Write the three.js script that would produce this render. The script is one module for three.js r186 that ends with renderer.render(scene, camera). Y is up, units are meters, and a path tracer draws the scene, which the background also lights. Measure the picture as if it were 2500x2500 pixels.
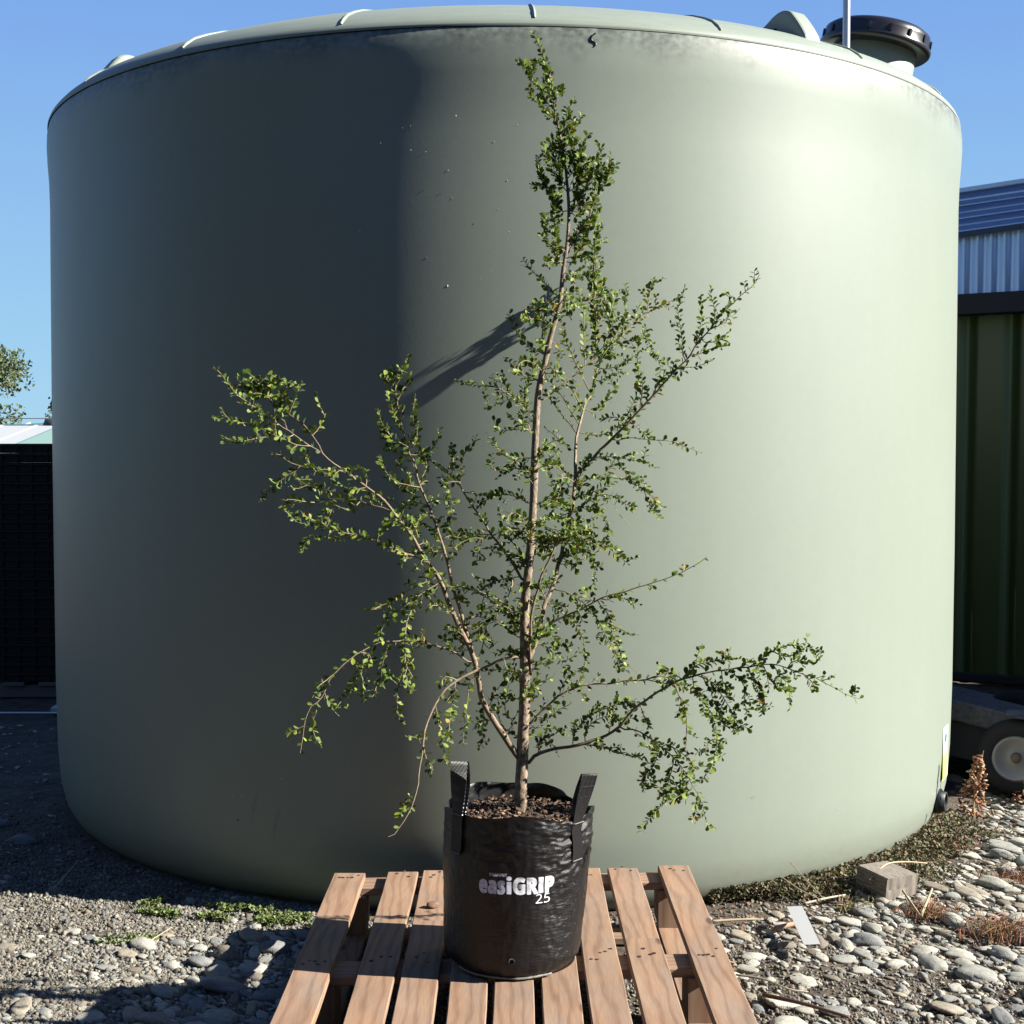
import * as THREE from 'three';
import { mergeGeometries } from 'three/addons/utils/BufferGeometryUtils.js';
import { ImprovedNoise } from 'three/addons/math/ImprovedNoise.js';

// ---------------------------------------------------------------- camera, sky, sun, exposure
const scene = new THREE.Scene();
const camera = new THREE.PerspectiveCamera(41.37, 1, 0.1, 900);
camera.position.set(0, 1.351, 0);
camera.rotation.set(-0.03985, 0, 0);
scene.add(camera);
const EXPOSURE = 3.45;
const sunDir = new THREE.Vector3(0.845, 0.515, 0.144).normalize();
{
  const W = 512, H = 256, d = new Float32Array(W * H * 4);
  const stops = [[-90, .10, .11, .10], [-2, .20, .26, .28], [0, .42, .70, .87], [5, .345, .62, .88], [12, .265, .50, .86], [18, .205, .40, .82], [40, .08, .19, .52], [90, .04, .105, .33]];
  for (let j = 0; j < H; j++) {
    const el = (j + .5) / H * 180 - 90;
    let k = 0; while (k < stops.length - 2 && el > stops[k + 1][0]) k++;
    const a = stops[k], b = stops[k + 1], t = Math.min(1, Math.max(0, (el - a[0]) / (b[0] - a[0])));
    for (let i = 0; i < W; i++) for (let c = 0; c < 3; c++) d[(j * W + i) * 4 + c] = (a[c + 1] + (b[c + 1] - a[c + 1]) * t) / EXPOSURE;
    for (let i = 0; i < W; i++) d[(j * W + i) * 4 + 3] = 1;
  }
  const sky = new THREE.DataTexture(d, W, H, THREE.RGBAFormat, THREE.FloatType);
  sky.mapping = THREE.EquirectangularReflectionMapping; sky.magFilter = sky.minFilter = THREE.LinearFilter; sky.needsUpdate = true;
  scene.background = sky; scene.environment = sky;
}
const sun = new THREE.DirectionalLight(new THREE.Color().setRGB(1, .95, .86), 5);
sun.position.copy(sunDir).multiplyScalar(30).add(new THREE.Vector3(0, 0, -4)); sun.target.position.set(0, 0, -4);
sun.castShadow = true; sun.shadow.mapSize.set(4096, 4096);
Object.assign(sun.shadow.camera, { left: -8, right: 8, top: 8, bottom: -8, near: 1, far: 80 });
scene.add(sun, sun.target);
const renderer = new THREE.WebGLRenderer({ antialias: true });
renderer.toneMapping = THREE.LinearToneMapping; renderer.toneMappingExposure = EXPOSURE;
renderer.shadowMap.enabled = true;

// ---------------------------------------------------------------- helpers
function rng(seed) { let a = seed >>> 0; return () => { a |= 0; a = a + 0x6D2B79F5 | 0; let t = Math.imul(a ^ a >>> 15, 1 | a); t = t + Math.imul(t ^ t >>> 7, 61 | t) ^ t; return ((t ^ t >>> 14) >>> 0) / 4294967296; }; }
const perlin = new ImprovedNoise();
const N = (x, y, z = 0) => perlin.noise(x + 31.7, y + 17.3, z + 5.1);
const fbm = (x, y, z = 0, o = 4) => { let s = 0, a = .5, f = 1; for (let i = 0; i < o; i++) { s += a * N(x * f, y * f, z * f); a *= .5; f *= 2.03; } return s; };
const V = (x, y, z) => new THREE.Vector3(x, y, z);
const clamp = (x, a = 0, b = 1) => Math.min(b, Math.max(a, x));
const sm = (a, b, x) => { const t = clamp((x - a) / (b - a)); return t * t * (3 - 2 * t); };
const lin = (r, g, b) => new THREE.Color().setRGB(r, g, b);
const s2l = c => c <= .04045 ? c / 12.92 : ((c + .055) / 1.055) ** 2.4;
const l2s = c => c <= .0031308 ? c * 12.92 : 1.055 * c ** (1 / 2.4) - .055;
const taken = new Map();
function numbered(n) { const k = taken.get(n) || 0; taken.set(n, k + 1); return k ? n + '_' + String(k).padStart(3, '0') : n; }
function tag(o, label, category, group, kind) { o.userData.label = label; if (category) o.userData.category = category; if (group) o.userData.group = group; if (kind) o.userData.kind = kind; return o; }
function thing(name, label, category, pos = [0, 0, 0], turn = 0, group) { const g = new THREE.Group(); g.name = numbered(name); g.position.set(...pos); g.rotation.y = turn; tag(g, label, category, group); scene.add(g); return g; }
function part(name, geo, mat, parent) { const m = new THREE.Mesh(geo, mat); m.name = name; m.castShadow = m.receiveShadow = true; parent.add(m); return m; }
function solo(name, geo, mat, label, category, group, pos = [0, 0, 0], turn = 0) { const m = part(numbered(name), geo, mat, scene); m.position.set(...pos); m.rotation.y = turn; return tag(m, label, category, group); }
function tex(w, h, fn, srgb = true, repeat = null) {   // fn returns linear rgb (colour) or a grey
  const d = new Uint8Array(w * h * 4);
  for (let j = 0; j < h; j++) for (let i = 0; i < w; i++) {
    const c = fn(i / w, j / h, i, j), k = (j * w + i) * 4;
    if (srgb) { d[k] = 255 * l2s(clamp(c[0])); d[k + 1] = 255 * l2s(clamp(c[1])); d[k + 2] = 255 * l2s(clamp(c[2])); }
    else d[k] = d[k + 1] = d[k + 2] = 255 * clamp(c);
    d[k + 3] = 255;
  }
  const t = new THREE.DataTexture(d, w, h, THREE.RGBAFormat); t.magFilter = THREE.LinearFilter; t.minFilter = THREE.LinearMipmapLinearFilter; t.generateMipmaps = true;
  t.wrapS = t.wrapT = THREE.RepeatWrapping; if (repeat) t.repeat.set(...repeat); if (srgb) t.colorSpace = THREE.SRGBColorSpace; t.needsUpdate = true; return t;
}
const std = (c, rough = .8, extra = {}) => new THREE.MeshStandardMaterial({ color: c, roughness: rough, ...extra });
function geom(pos, uv, idx, col) { const g = new THREE.BufferGeometry(); g.setAttribute('position', new THREE.Float32BufferAttribute(pos, 3)); if (uv) g.setAttribute('uv', new THREE.Float32BufferAttribute(uv, 2)); if (col) g.setAttribute('color', new THREE.Float32BufferAttribute(col, 3)); g.setIndex(idx); g.computeVertexNormals(); return g; }
// sheet: grid surface from fn(u, v) -> [x, y, z]
function sheet(nu, nv, fn, uvfn) {
  const p = [], t = [], ix = [];
  for (let j = 0; j <= nv; j++) for (let i = 0; i <= nu; i++) { const u = i / nu, v = j / nv; p.push(...fn(u, v)); t.push(...(uvfn ? uvfn(u, v) : [u, v])); }
  for (let j = 0; j < nv; j++) for (let i = 0; i < nu; i++) { const a = j * (nu + 1) + i, b = a + 1, c = a + nu + 1, d = c + 1; ix.push(a, b, d, a, d, c); }
  return geom(p, t, ix);
}
// beam: chamfered rectangular section swept along +z, centred; uv in metres (u round the section, v along)
function beam(len, w, h, cham = .003, segs = 4, warp = 0, seed = 1, uv0 = [0, 0]) {
  const hw = w / 2, hh = h / 2, c = cham, R = rng(seed), ph = R() * 9;
  const sec = [[-hw + c, hh], [hw - c, hh], [hw, hh - c], [hw, -hh + c], [hw - c, -hh], [-hw + c, -hh], [-hw, -hh + c], [-hw, hh - c]];
  const p = [], t = [], ix = []; let per = [0];
  for (let k = 0; k < 8; k++) per.push(per[k] + Math.hypot(sec[(k + 1) % 8][0] - sec[k][0], sec[(k + 1) % 8][1] - sec[k][1]));
  // flat shaded strips per face
  for (let k = 0; k < 8; k++) {
    const a = sec[k], b = sec[(k + 1) % 8], base = p.length / 3;
    for (let s = 0; s <= segs; s++) {
      const z = (s / segs - .5) * len;
      for (const [q, m] of [[a, k], [b, k + 1]]) {
        const e = warp * N(z * 5 + ph, q[0] * 9, seed), e2 = warp * .6 * N(z * 3, ph, seed + q[0] * 3);
        p.push(q[0] + (Math.abs(q[0]) > hw * .6 ? e : 0), q[1] + e2, z); t.push(uv0[0] + per[m], uv0[1] + z);
      }
    }
    for (let s = 0; s < segs; s++) { const i = base + s * 2; ix.push(i, i + 1, i + 3, i, i + 3, i + 2); }
  }
  for (const s of [0, 1]) {
    const base = p.length / 3, z = (s - .5) * len;
    for (const q of sec) { const e = warp * N(z * 5 + ph, q[0] * 9, seed), e2 = warp * .6 * N(z * 3, ph, seed + q[0] * 3); p.push(q[0] + (Math.abs(q[0]) > hw * .6 ? e : 0), q[1] + e2, z); t.push(uv0[0] + q[0] * .3, uv0[1] + q[1] * .3); }
    for (let k = 1; k < 7; k++) s ? ix.push(base, base + k + 1, base + k) : ix.push(base, base + k, base + k + 1);
  }
  const g = geom(p, t, ix); return g;
}
// tapered tube along points; radii per point
function tube(pts, radii, sides = 6, cap = true, samples = 0) {
  let P = pts, Rr = radii;
  if (samples) {
    const c = new THREE.CatmullRomCurve3(pts, false, 'centripetal'); P = []; Rr = [];
    for (let i = 0; i <= samples; i++) { const t = i / samples; P.push(c.getPoint(t)); const f = t * (pts.length - 1), k = Math.min(pts.length - 2, Math.floor(f)); Rr.push(radii[k] + (radii[k + 1] - radii[k]) * (f - k)); }
  }
  const p = [], t = [], ix = []; let nrm = null, L = 0;
  for (let i = 0; i < P.length; i++) {
    const T = P[Math.min(i + 1, P.length - 1)].clone().sub(P[Math.max(0, i - 1)]).normalize();
    if (!nrm) { nrm = Math.abs(T.y) < .9 ? V(0, 1, 0) : V(1, 0, 0); }
    nrm = nrm.clone().sub(T.clone().multiplyScalar(nrm.dot(T))).normalize();
    const bn = T.clone().cross(nrm); if (i) L += P[i].distanceTo(P[i - 1]);
    for (let k = 0; k <= sides; k++) { const a = k / sides * Math.PI * 2, r = Rr[i]; p.push(P[i].x + r * (Math.cos(a) * nrm.x + Math.sin(a) * bn.x), P[i].y + r * (Math.cos(a) * nrm.y + Math.sin(a) * bn.y), P[i].z + r * (Math.cos(a) * nrm.z + Math.sin(a) * bn.z)); t.push(k / sides * .1, L); }
  }
  const n = sides + 1;
  for (let i = 0; i < P.length - 1; i++) for (let k = 0; k < sides; k++) { const a = i * n + k; ix.push(a, a + 1, a + n + 1, a, a + n + 1, a + n); }
  if (cap) for (const e of [0, P.length - 1]) { const c = p.length / 3; p.push(P[e].x, P[e].y, P[e].z); t.push(0, 0); for (let k = 0; k < sides; k++) e ? ix.push(c, e * n + k, e * n + k + 1) : ix.push(c, k + 1, k); }
  return geom(p, t, ix);
}
// ribbon with thickness: path points, width vector per point
function ribbon(path, wid, thick, uvs = 1) {
  const p = [], t = [], ix = []; let L = 0; const n = path.length;
  for (let i = 0; i < n; i++) {
    const T = path[Math.min(i + 1, n - 1)].clone().sub(path[Math.max(0, i - 1)]).normalize(), w = wid[i], nn = T.clone().cross(w).normalize().multiplyScalar(thick / 2);
    if (i) L += path[i].distanceTo(path[i - 1]);
    const q = path[i];
    for (const [a, b, u] of [[-1, 1, 0], [1, 1, 1], [1, 1, 1], [1, -1, 1], [1, -1, 1], [-1, -1, 0], [-1, -1, 0], [-1, 1, 0]]) { p.push(q.x + a * w.x + b * nn.x, q.y + a * w.y + b * nn.y, q.z + a * w.z + b * nn.z); t.push(u * w.length() * 2 * uvs, L * uvs); }
  }
  for (let i = 0; i < n - 1; i++) for (let k = 0; k < 8; k += 2) { const a = i * 8 + k; ix.push(a, a + 1, a + 9, a, a + 9, a + 8); }
  for (const e of [0, n - 1]) { const b = e * 8; ix.push(b, b + 2, b + 4, b, b + 4, b + 6); }
  return geom(p, t, ix);
}
const move = (g, x, y, z) => { g.translate(x, y, z); return g; };
const lathe = (pts, seg = 48) => new THREE.LatheGeometry(pts.map(p => new THREE.Vector2(...p)), seg);
function paint(g, c) { const n = g.attributes.position.count, a = new Float32Array(n * 3); for (let i = 0; i < n; i++) { a[3 * i] = c[0]; a[3 * i + 1] = c[1]; a[3 * i + 2] = c[2]; } g.setAttribute('color', new THREE.BufferAttribute(a, 3)); return g; }
// ---------------------------------------------------------------- places
const TX = -0.03, TZ = -5.70, TR = 1.80;            // tank axis and radius
const BX = 0.012, BZ = -3.125, DECK = 0.187;        // bag axis, pallet deck height

// ---------------------------------------------------------------- ground
const tankGap = (x, z) => Math.hypot(x - TX, z - TZ) - 1.73;
// gravelliness: 1 = fine pale gravel (left), 0 = brown soil
const gravelAt = (x, z) => (1 - .92 * sm(.25, .7, brownPatch(x, z) + .5 * fbm(x * 9, z * 9, 4, 2))) * sm(-4.55, -4.0, z + .5 * fbm(x * 2, z * 2, 6, 3)) * sm(-.15, -.75, x + .35 * fbm(x * 1.3, z * 1.3, 3)) * (1 - .85 * sm(-.06, .16, fbm(x * 3.1, z * 4.2, 9, 3) - .02 - .12 * sm(.6, .1, tankGap(x, z))));
const brownPatch = (x, z) => Math.max(0, ...[[-1.0, -3.76, .17, .035], [-.80, -3.66, .17, .05], [-1.22, -3.52, .12, .03], [-.75, -3.35, .3, .28]].map(([a, c, w, d]) => Math.exp(-(((x - a) / w) ** 2) - ((z - c) / d) ** 2)));
function groundY(x, z) {
  const flat = sm(.62, 1.0, Math.max(Math.abs(x), Math.abs(z + 3.2) * .8));
  const far = 1 - sm(7, 16, Math.hypot(x, z + 4));
  return (fbm(x * 1.1, z * 1.1, 0, 3) * .045 + fbm(x * 6, z * 6, 2, 3) * .016) * flat * far * sm(.0, .25, Math.abs(tankGap(x, z)) + .05) - .004;
}
const soilTex = tex(1024, 1024, (u, v) => {
  const n = fbm(u * 24, v * 24, 1, 3), m = fbm(u * 130, v * 130, 4, 2), k = .55 + .9 * n + 1.1 * m, w = clamp(fbm(u * 9, v * 9, 7, 2) * 2 + .5);
  return [(.066 + .02 * w) * k + .008, (.050 + .012 * w) * k + .006, (.033 + .007 * w) * k + .005];
});
const soilBump = tex(512, 512, (u, v) => .5 + .6 * fbm(u * 60, v * 60, 6, 3), false);
const axis = []; { const inner = []; for (let t = -3.2; t <= 3.2001; t += .035) inner.push(t); axis.push(-420, -200, -90, -40, -20, -12, -8, -6, -5, -4.2, -3.6, ...inner, 3.6, 4.2, 5, 6, 8, 12, 20, 40, 90, 200, 420); }
{
  const p = [], t = [], ix = [], col = [], n = axis.length;
  for (const a of axis) for (const b of axis) {
    const x = b, z = a - 3.9, g = gravelAt(x, z); p.push(x, groundY(x, z), z); t.push(x / 1.3, z / 1.3);
    const c = [1 + 1.1 * g, 1 + 1.3 * g, 1 + 1.6 * g]; const far = sm(9, 20, Math.hypot(x, z + 4)); col.push(c[0] + (.9 - c[0]) * far, c[1] + (1.25 - c[1]) * far, c[2] + (.8 - c[2]) * far);
  }
  for (let j = 0; j < n - 1; j++) for (let i = 0; i < n - 1; i++) { const a = j * n + i; ix.push(a, a + n, a + n + 1, a, a + n + 1, a + 1); }
  const mat = std(0xffffff, .96, { map: soilTex, bumpMap: soilBump, bumpScale: .006, vertexColors: true });
  const g = part('ground', geom(p, t, ix, col), mat, scene); g.userData.kind = 'structure'; g.userData.label = 'bare yard ground of brown soil, fine gravel and river stones'; scene.ground = g;
}
const ground = scene.ground; delete scene.ground;

// stones
function stoneGeo(seed, detail, sharp) {
  const g0 = new THREE.IcosahedronGeometry(1, detail), pos = g0.attributes.position, map = new Map(), p = [], ix = [];
  for (let i = 0; i < pos.count; i++) {
    const v = V().fromBufferAttribute(pos, i), key = v.toArray().map(a => a.toFixed(3)).join();
    if (!map.has(key)) {
      map.set(key, p.length / 3); let r = 1 + .34 * N(v.x * 1.1 + seed * 7, v.y * 1.1, v.z * 1.1 + seed) + .16 * N(v.x * 2.6 + seed * 3, v.y * 2.6, v.z * 2.6);
      if (sharp) { const f = Math.max(Math.abs(v.x * .9 + v.y * .3), Math.abs(v.y + v.z * .2), Math.abs(v.z * .95 - v.x * .25)); r *= .82 / (.35 + .65 * f); }
      p.push(v.x * r, v.y * r, v.z * r);
    }
    ix.push(map.get(key));
  }
  return geom(p, p.filter((_, i) => i % 3 !== 1).map(a => a * .5 + .5), ix);
}
const stoneTex = tex(256, 256, (u, v) => { const k = .80 + .45 * fbm(u * 7, v * 7, 2, 3) + .5 * fbm(u * 50, v * 50, 8, 2); return [.95 * k, .95 * k, .95 * k]; });
const stoneTones = [[.31, .30, .255], [.36, .35, .30], [.25, .25, .225], [.28, .245, .19], [.20, .205, .20], [.40, .385, .33], [.185, .155, .12]];
const stoneMats = stoneTones.map(c => std(lin(...c), .82, { map: stoneTex, bumpMap: stoneTex, bumpScale: .002 }));
const stoneGeos = []; for (let k = 0; k < 7; k++) stoneGeos.push(stoneGeo(k + 1, 2, k > 4));
const pebbleGeos = [stoneGeo(21, 1, false), stoneGeo(22, 1, true)];
const stones = [];   // [x, z, length, breadth, height, turn, tilt, tone, shape]
{
  const R = rng(11), cell = .07, grid = new Map();
  const free = (x, z, r) => { const ci = Math.floor(x / cell), cj = Math.floor(z / cell); for (let a = -2; a <= 2; a++) for (let b = -2; b <= 2; b++) for (const s of grid.get((ci + a) * 4096 + cj + b) || []) if (Math.hypot(s[0] - x, s[1] - z) < (s[2] + r) * .80) return false; return true; };
  const put = (x, z, L, tone, shape, fixed) => {
    const b = L * (.5 + .3 * R()), h = L * (.24 + .2 * R()), r = (L + b) * .25;
    if (tankGap(x, z) < r + .03) return; if (Math.abs(x) < .53 + r && z > -3.86 && z < -2.45) return;
    if (!fixed && !free(x, z, r)) return;
    const k = Math.floor(x / cell) * 4096 + Math.floor(z / cell); if (!grid.has(k)) grid.set(k, []); grid.get(k).push([x, z, r]);
    stones.push([x, z, L, b, h, fixed === undefined ? -.5 + (R() - .5) * 1.9 : fixed, (R() - .5) * .5, tone ?? Math.floor(R() * 7), shape ?? Math.floor(R() * 7)]);
  };
  // stones that stand out
  for (const [x, z, L, t, s, a] of [[.66, -3.17, .105, 1, 0, .3], [.79, -3.26, .07, 4, 1, .2], [.655, -3.62, .072, 5, 2, .2], [.62, -3.53, .065, 0, 5, 2.9], [.76, -3.71, .055, 6, 3, .1], [.912, -3.92, .07, 1, 6, .4], [.90, -3.62, .075, 2, 1, .3], [1.03, -3.57, .075, 5, 0, .2],
    [1.13, -3.66, .075, 1, 2, .1], [1.22, -3.50, .115, 2, 0, -.35], [1.33, -3.47, .095, 0, 3, -.4], [1.08, -3.30, .09, 3, 2, -.1], [1.30, -3.25, .1, 1, 4, -.25], [1.02, -3.12, .1, 0, 3, .2], [1.18, -3.05, .09, 4, 1, .1], [1.44, -4.15, .09, 3, 2, -.6], [1.52, -4.22, .12, 0, 3, -.75], [1.62, -4.38, .08, 4, 0, -.5], [1.70, -4.62, .12, 2, 5, -.4], [1.82, -4.58, .1, 1, 6, -.3], [1.62, -4.08, .08, 2, 1, -.3], [1.48, -3.88, .09, 1, 0, -.2], [1.58, -4.80, .08, 5, 6, .4],
    [-.735, -3.42, .14, 2, 0, .5], [-.99, -3.48, .05, 3, 2, .3], [-1.26, -3.83, .05, 1, 1, .2], [-.86, -3.70, .05, 1, 3, 0], [-1.05, -3.66, .06, 3, 5, .2], [-1.15, -3.75, .05, 5, 5, .1], [-1.36, -4.72, .075, 2, 6, .9], [-.90, -4.22, .05, 4, 2, 1], [-.89, -4.18, .035, 4, 2, 1], [-.83, -4.09, .075, 2, 0, 1.2], [-1.92, -4.98, .1, 4, 5, .2], [-1.78, -5.3, .12, 4, 6, .1], [-1.72, -4.72, .1, 4, 0, .2], [-.60, -3.35, .1, 4, 1, .4], [-1.32, -3.66, .045, 1, 2, .4], [-1.4, -3.72, .06, 3, 5, .1]]) put(x, z, L, t, s, a);
  for (const [n, lo, hi] of [[700, .058, .1], [2600, .036, .058], [8000, .020, .036], [22000, .010, .020]]) for (let i = 0; i < n; i++) {
    const pick = R(), right = pick < .5, near = pick > .8, x = right ? .5 + R() * 1.8 : near ? -1.25 + R() * .8 : -3 + R() * 6.2, z = right ? -2.95 - R() * 2.5 : near ? -2.9 - R() * .9 : -2.6 - R() * 4.2, q = R(), L = lo + R() * (hi - lo);
    let d;
    if (x > 0) { const rich = sm(.55, 1.25, x - (z + 3.5) * .25 + .7 * fbm(x * 1.7, z * 1.7, 8, 3)); d = (.22 + 1.2 * rich) * sm(.05, .3 + .2 * R(), tankGap(x, z)); if (lo < .019) d *= .45; d *= 1 - .93 * Math.exp(-(((x - .9) / .24) ** 2) - ((z + 3.42) / .10) ** 2); }
    else { const close = sm(-1.05, -.62, x) * sm(-4.0, -3.75, z); d = lo > .06 ? .04 + .5 * close : lo > .03 ? .10 + .8 * close : .32 + .6 * close; }
    if (q < d) put(x, z, L);
  }
  const seen = s => s[2] / Math.hypot(s[0], 1.35, s[1]) * (Math.abs(s[0] / s[1]) < .385 && s[1] < -3.05 ? 1 : 0);
  stones.sort((a, b) => seen(b) - seen(a));
  const place = (o, s) => { o.position.set(s[0], groundY(s[0], s[1]) + s[4] * .17, s[1]); o.rotation.set(s[6], s[5], s[6] * .6 - .12); o.scale.set(s[2] / 2, s[4] / 2, s[3] / 2); };
  stones.slice(0, 298).forEach(s => { const m = part('stone', stoneGeos[s[8]], stoneMats[s[7]], ground); place(m, s); });
  const rest = stones.slice(298), dummy = new THREE.Object3D();
  const mat = std(0xffffff, .85, { map: stoneTex });
  const small = new THREE.InstancedMesh(pebbleGeos[0], mat, rest.length); small.name = 'pebbles'; small.userData.kind = 'stuff';
  rest.forEach((s, i) => { place(dummy, s); dummy.updateMatrix(); small.setMatrixAt(i, dummy.matrix); const k = .8 + .45 * R(); const c = stoneTones[s[7]]; small.setColorAt(i, lin(c[0] * k, c[1] * k, c[2] * k)); });
  ground.add(small);
  // fine gravel: thick on the left, thin grit elsewhere
  const list = [];
  for (let i = 0; i < 500000 && list.length < 190000; i++) {
    const x = -2.4 + R() * 4.4, z = -2.75 - R() * R() * 2.4 - R() * .5; if (tankGap(x, z) < .02) continue;
    const g = gravelAt(x, z); if (R() < Math.max(g * .95, x > 0 ? .09 : .16)) list.push([x, z, .0026 + .0044 * R() * R() + (R() < .03 ? .005 : 0)]);
  }
  const grav = new THREE.InstancedMesh(pebbleGeos[1], mat, list.length); grav.name = 'gravel'; grav.userData.kind = 'stuff';
  list.forEach((s, i) => { dummy.position.set(s[0], groundY(s[0], s[1]) + s[2] * .25, s[1]); dummy.rotation.set(R() * 6, R() * 6, R() * 6); dummy.scale.set(s[2] * (.8 + .6 * R()), s[2] * .7, s[2]); dummy.updateMatrix(); grav.setMatrixAt(i, dummy.matrix); const c = stoneTones[Math.floor(R() * 7)], k = .42 + .34 * R(); grav.setColorAt(i, lin(c[0] * k, c[1] * k * .97, c[2] * k * .92)); });
  ground.add(grav);
}

// ---------------------------------------------------------------- water tank
const tankMap = tex(2048, 1024, (u, v) => {      // u: half turn (mirrored behind), v: height 0..1 (2.62 m)
  const y = v * 2.62, th = (u - .5) * 180;
  let k = 1 + .05 * fbm(u * 9, v * 4, 1, 3) + .035 * fbm(u * 160, v * 70, 5, 2) + .03 * fbm(u * 60, v * 2.5, 8, 2);
  let c = [.185 * k, .215 * k, .182 * k];
  // sooty mould hanging from the rim in broken streaks
  const drip = .10 + .11 * (fbm(u * 34, 2, 3, 3) + .35) + .05 * fbm(u * 150, v * 8, 3, 2);
  const m = sm(2.62 - drip, 2.62 - .02, y), grain = clamp(.62 + 1.3 * fbm(u * 260, v * 150, 2, 2) + .8 * fbm(u * 60, v * 24, 12, 2));
  const a = clamp(m * grain * 1.15) * .78; c = c.map((q, i) => q * (1 - a) + [.03, .03, .026][i] * a);
  // dust and splash along the foot
  const b = clamp(sm(.24 + .12 * fbm(u * 40, 7, 2, 2), .0, y) * (.5 + 1.2 * fbm(u * 180, v * 120, 9, 2))) * .45; c = c.map((q, i) => q * (1 - b) + [.17, .15, .11][i] * b);
  // dribbles by the outlet
  for (const [t0, y0, y1, w] of [[60.6, .10, .25, .35], [62.8, .14, .25, .18], [57.6, .0, .09, .2], [60.2, -.02, .08, .3]]) if (y > y0 && y < y1) { const e = Math.abs(th - t0 - .5 * fbm(y * 30, t0, 1, 2)) / w; if (e < 1 && fbm(u * 900, v * 300, 3, 2) > -.22) { c = [.02, .025, .025]; } }
  // two old scuffs
  for (const [t0, y0] of [[-24.8, .30], [-22.4, .25]]) { const e = Math.hypot((th - t0 - (y - y0) * 9 - (y - y0) * (y - y0) * 40) / .32, (y - y0) / .075); if (e < 1) { const s = .42 * (1 - e) * (.6 + fbm(u * 300, v * 90, 4, 2)); c = c.map(q => q * (1 - s)); } }
  return c;
});
tankMap.wrapS = THREE.MirroredRepeatWrapping; tankMap.wrapT = THREE.ClampToEdgeWrapping;
const tankBump = tex(512, 512, (u, v) => .5 + .5 * fbm(u * 40, v * 40, 2, 3), false, [10, 5]);
const tankMat = new THREE.MeshPhysicalMaterial({ map: tankMap, roughness: .44, bumpMap: tankBump, bumpScale: .0001, specularIntensity: .9 });
const roofTex = tex(512, 512, (u, v) => { const k = 1 + .12 * fbm(u * 12, v * 12, 1, 3) + .12 * fbm(u * 90, v * 90, 3, 2); return [.184 * k, .214 * k, .178 * k]; });
const roofMat = std(0xffffff, .5, { map: roofTex });
const around = (r, deg, y) => V(r * Math.sin(deg * Math.PI / 180), y, r * Math.cos(deg * Math.PI / 180));
const roofProfile = [[1.802, 2.577], [1.803, 2.584], [1.797, 2.597], [1.780, 2.615], [1.75, 2.638], [1.70, 2.663], [1.62, 2.695], [1.48, 2.738], [1.2, 2.812], [.8, 2.895], [.4, 2.945], [.02, 2.96]];
const roofY = r => { for (let i = 1; i < roofProfile.length; i++) { const [a, ya] = roofProfile[i - 1], [b, yb] = roofProfile[i]; if (r >= b) return ya + (yb - ya) * (a - r) / (a - b); } return 2.96; };
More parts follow.
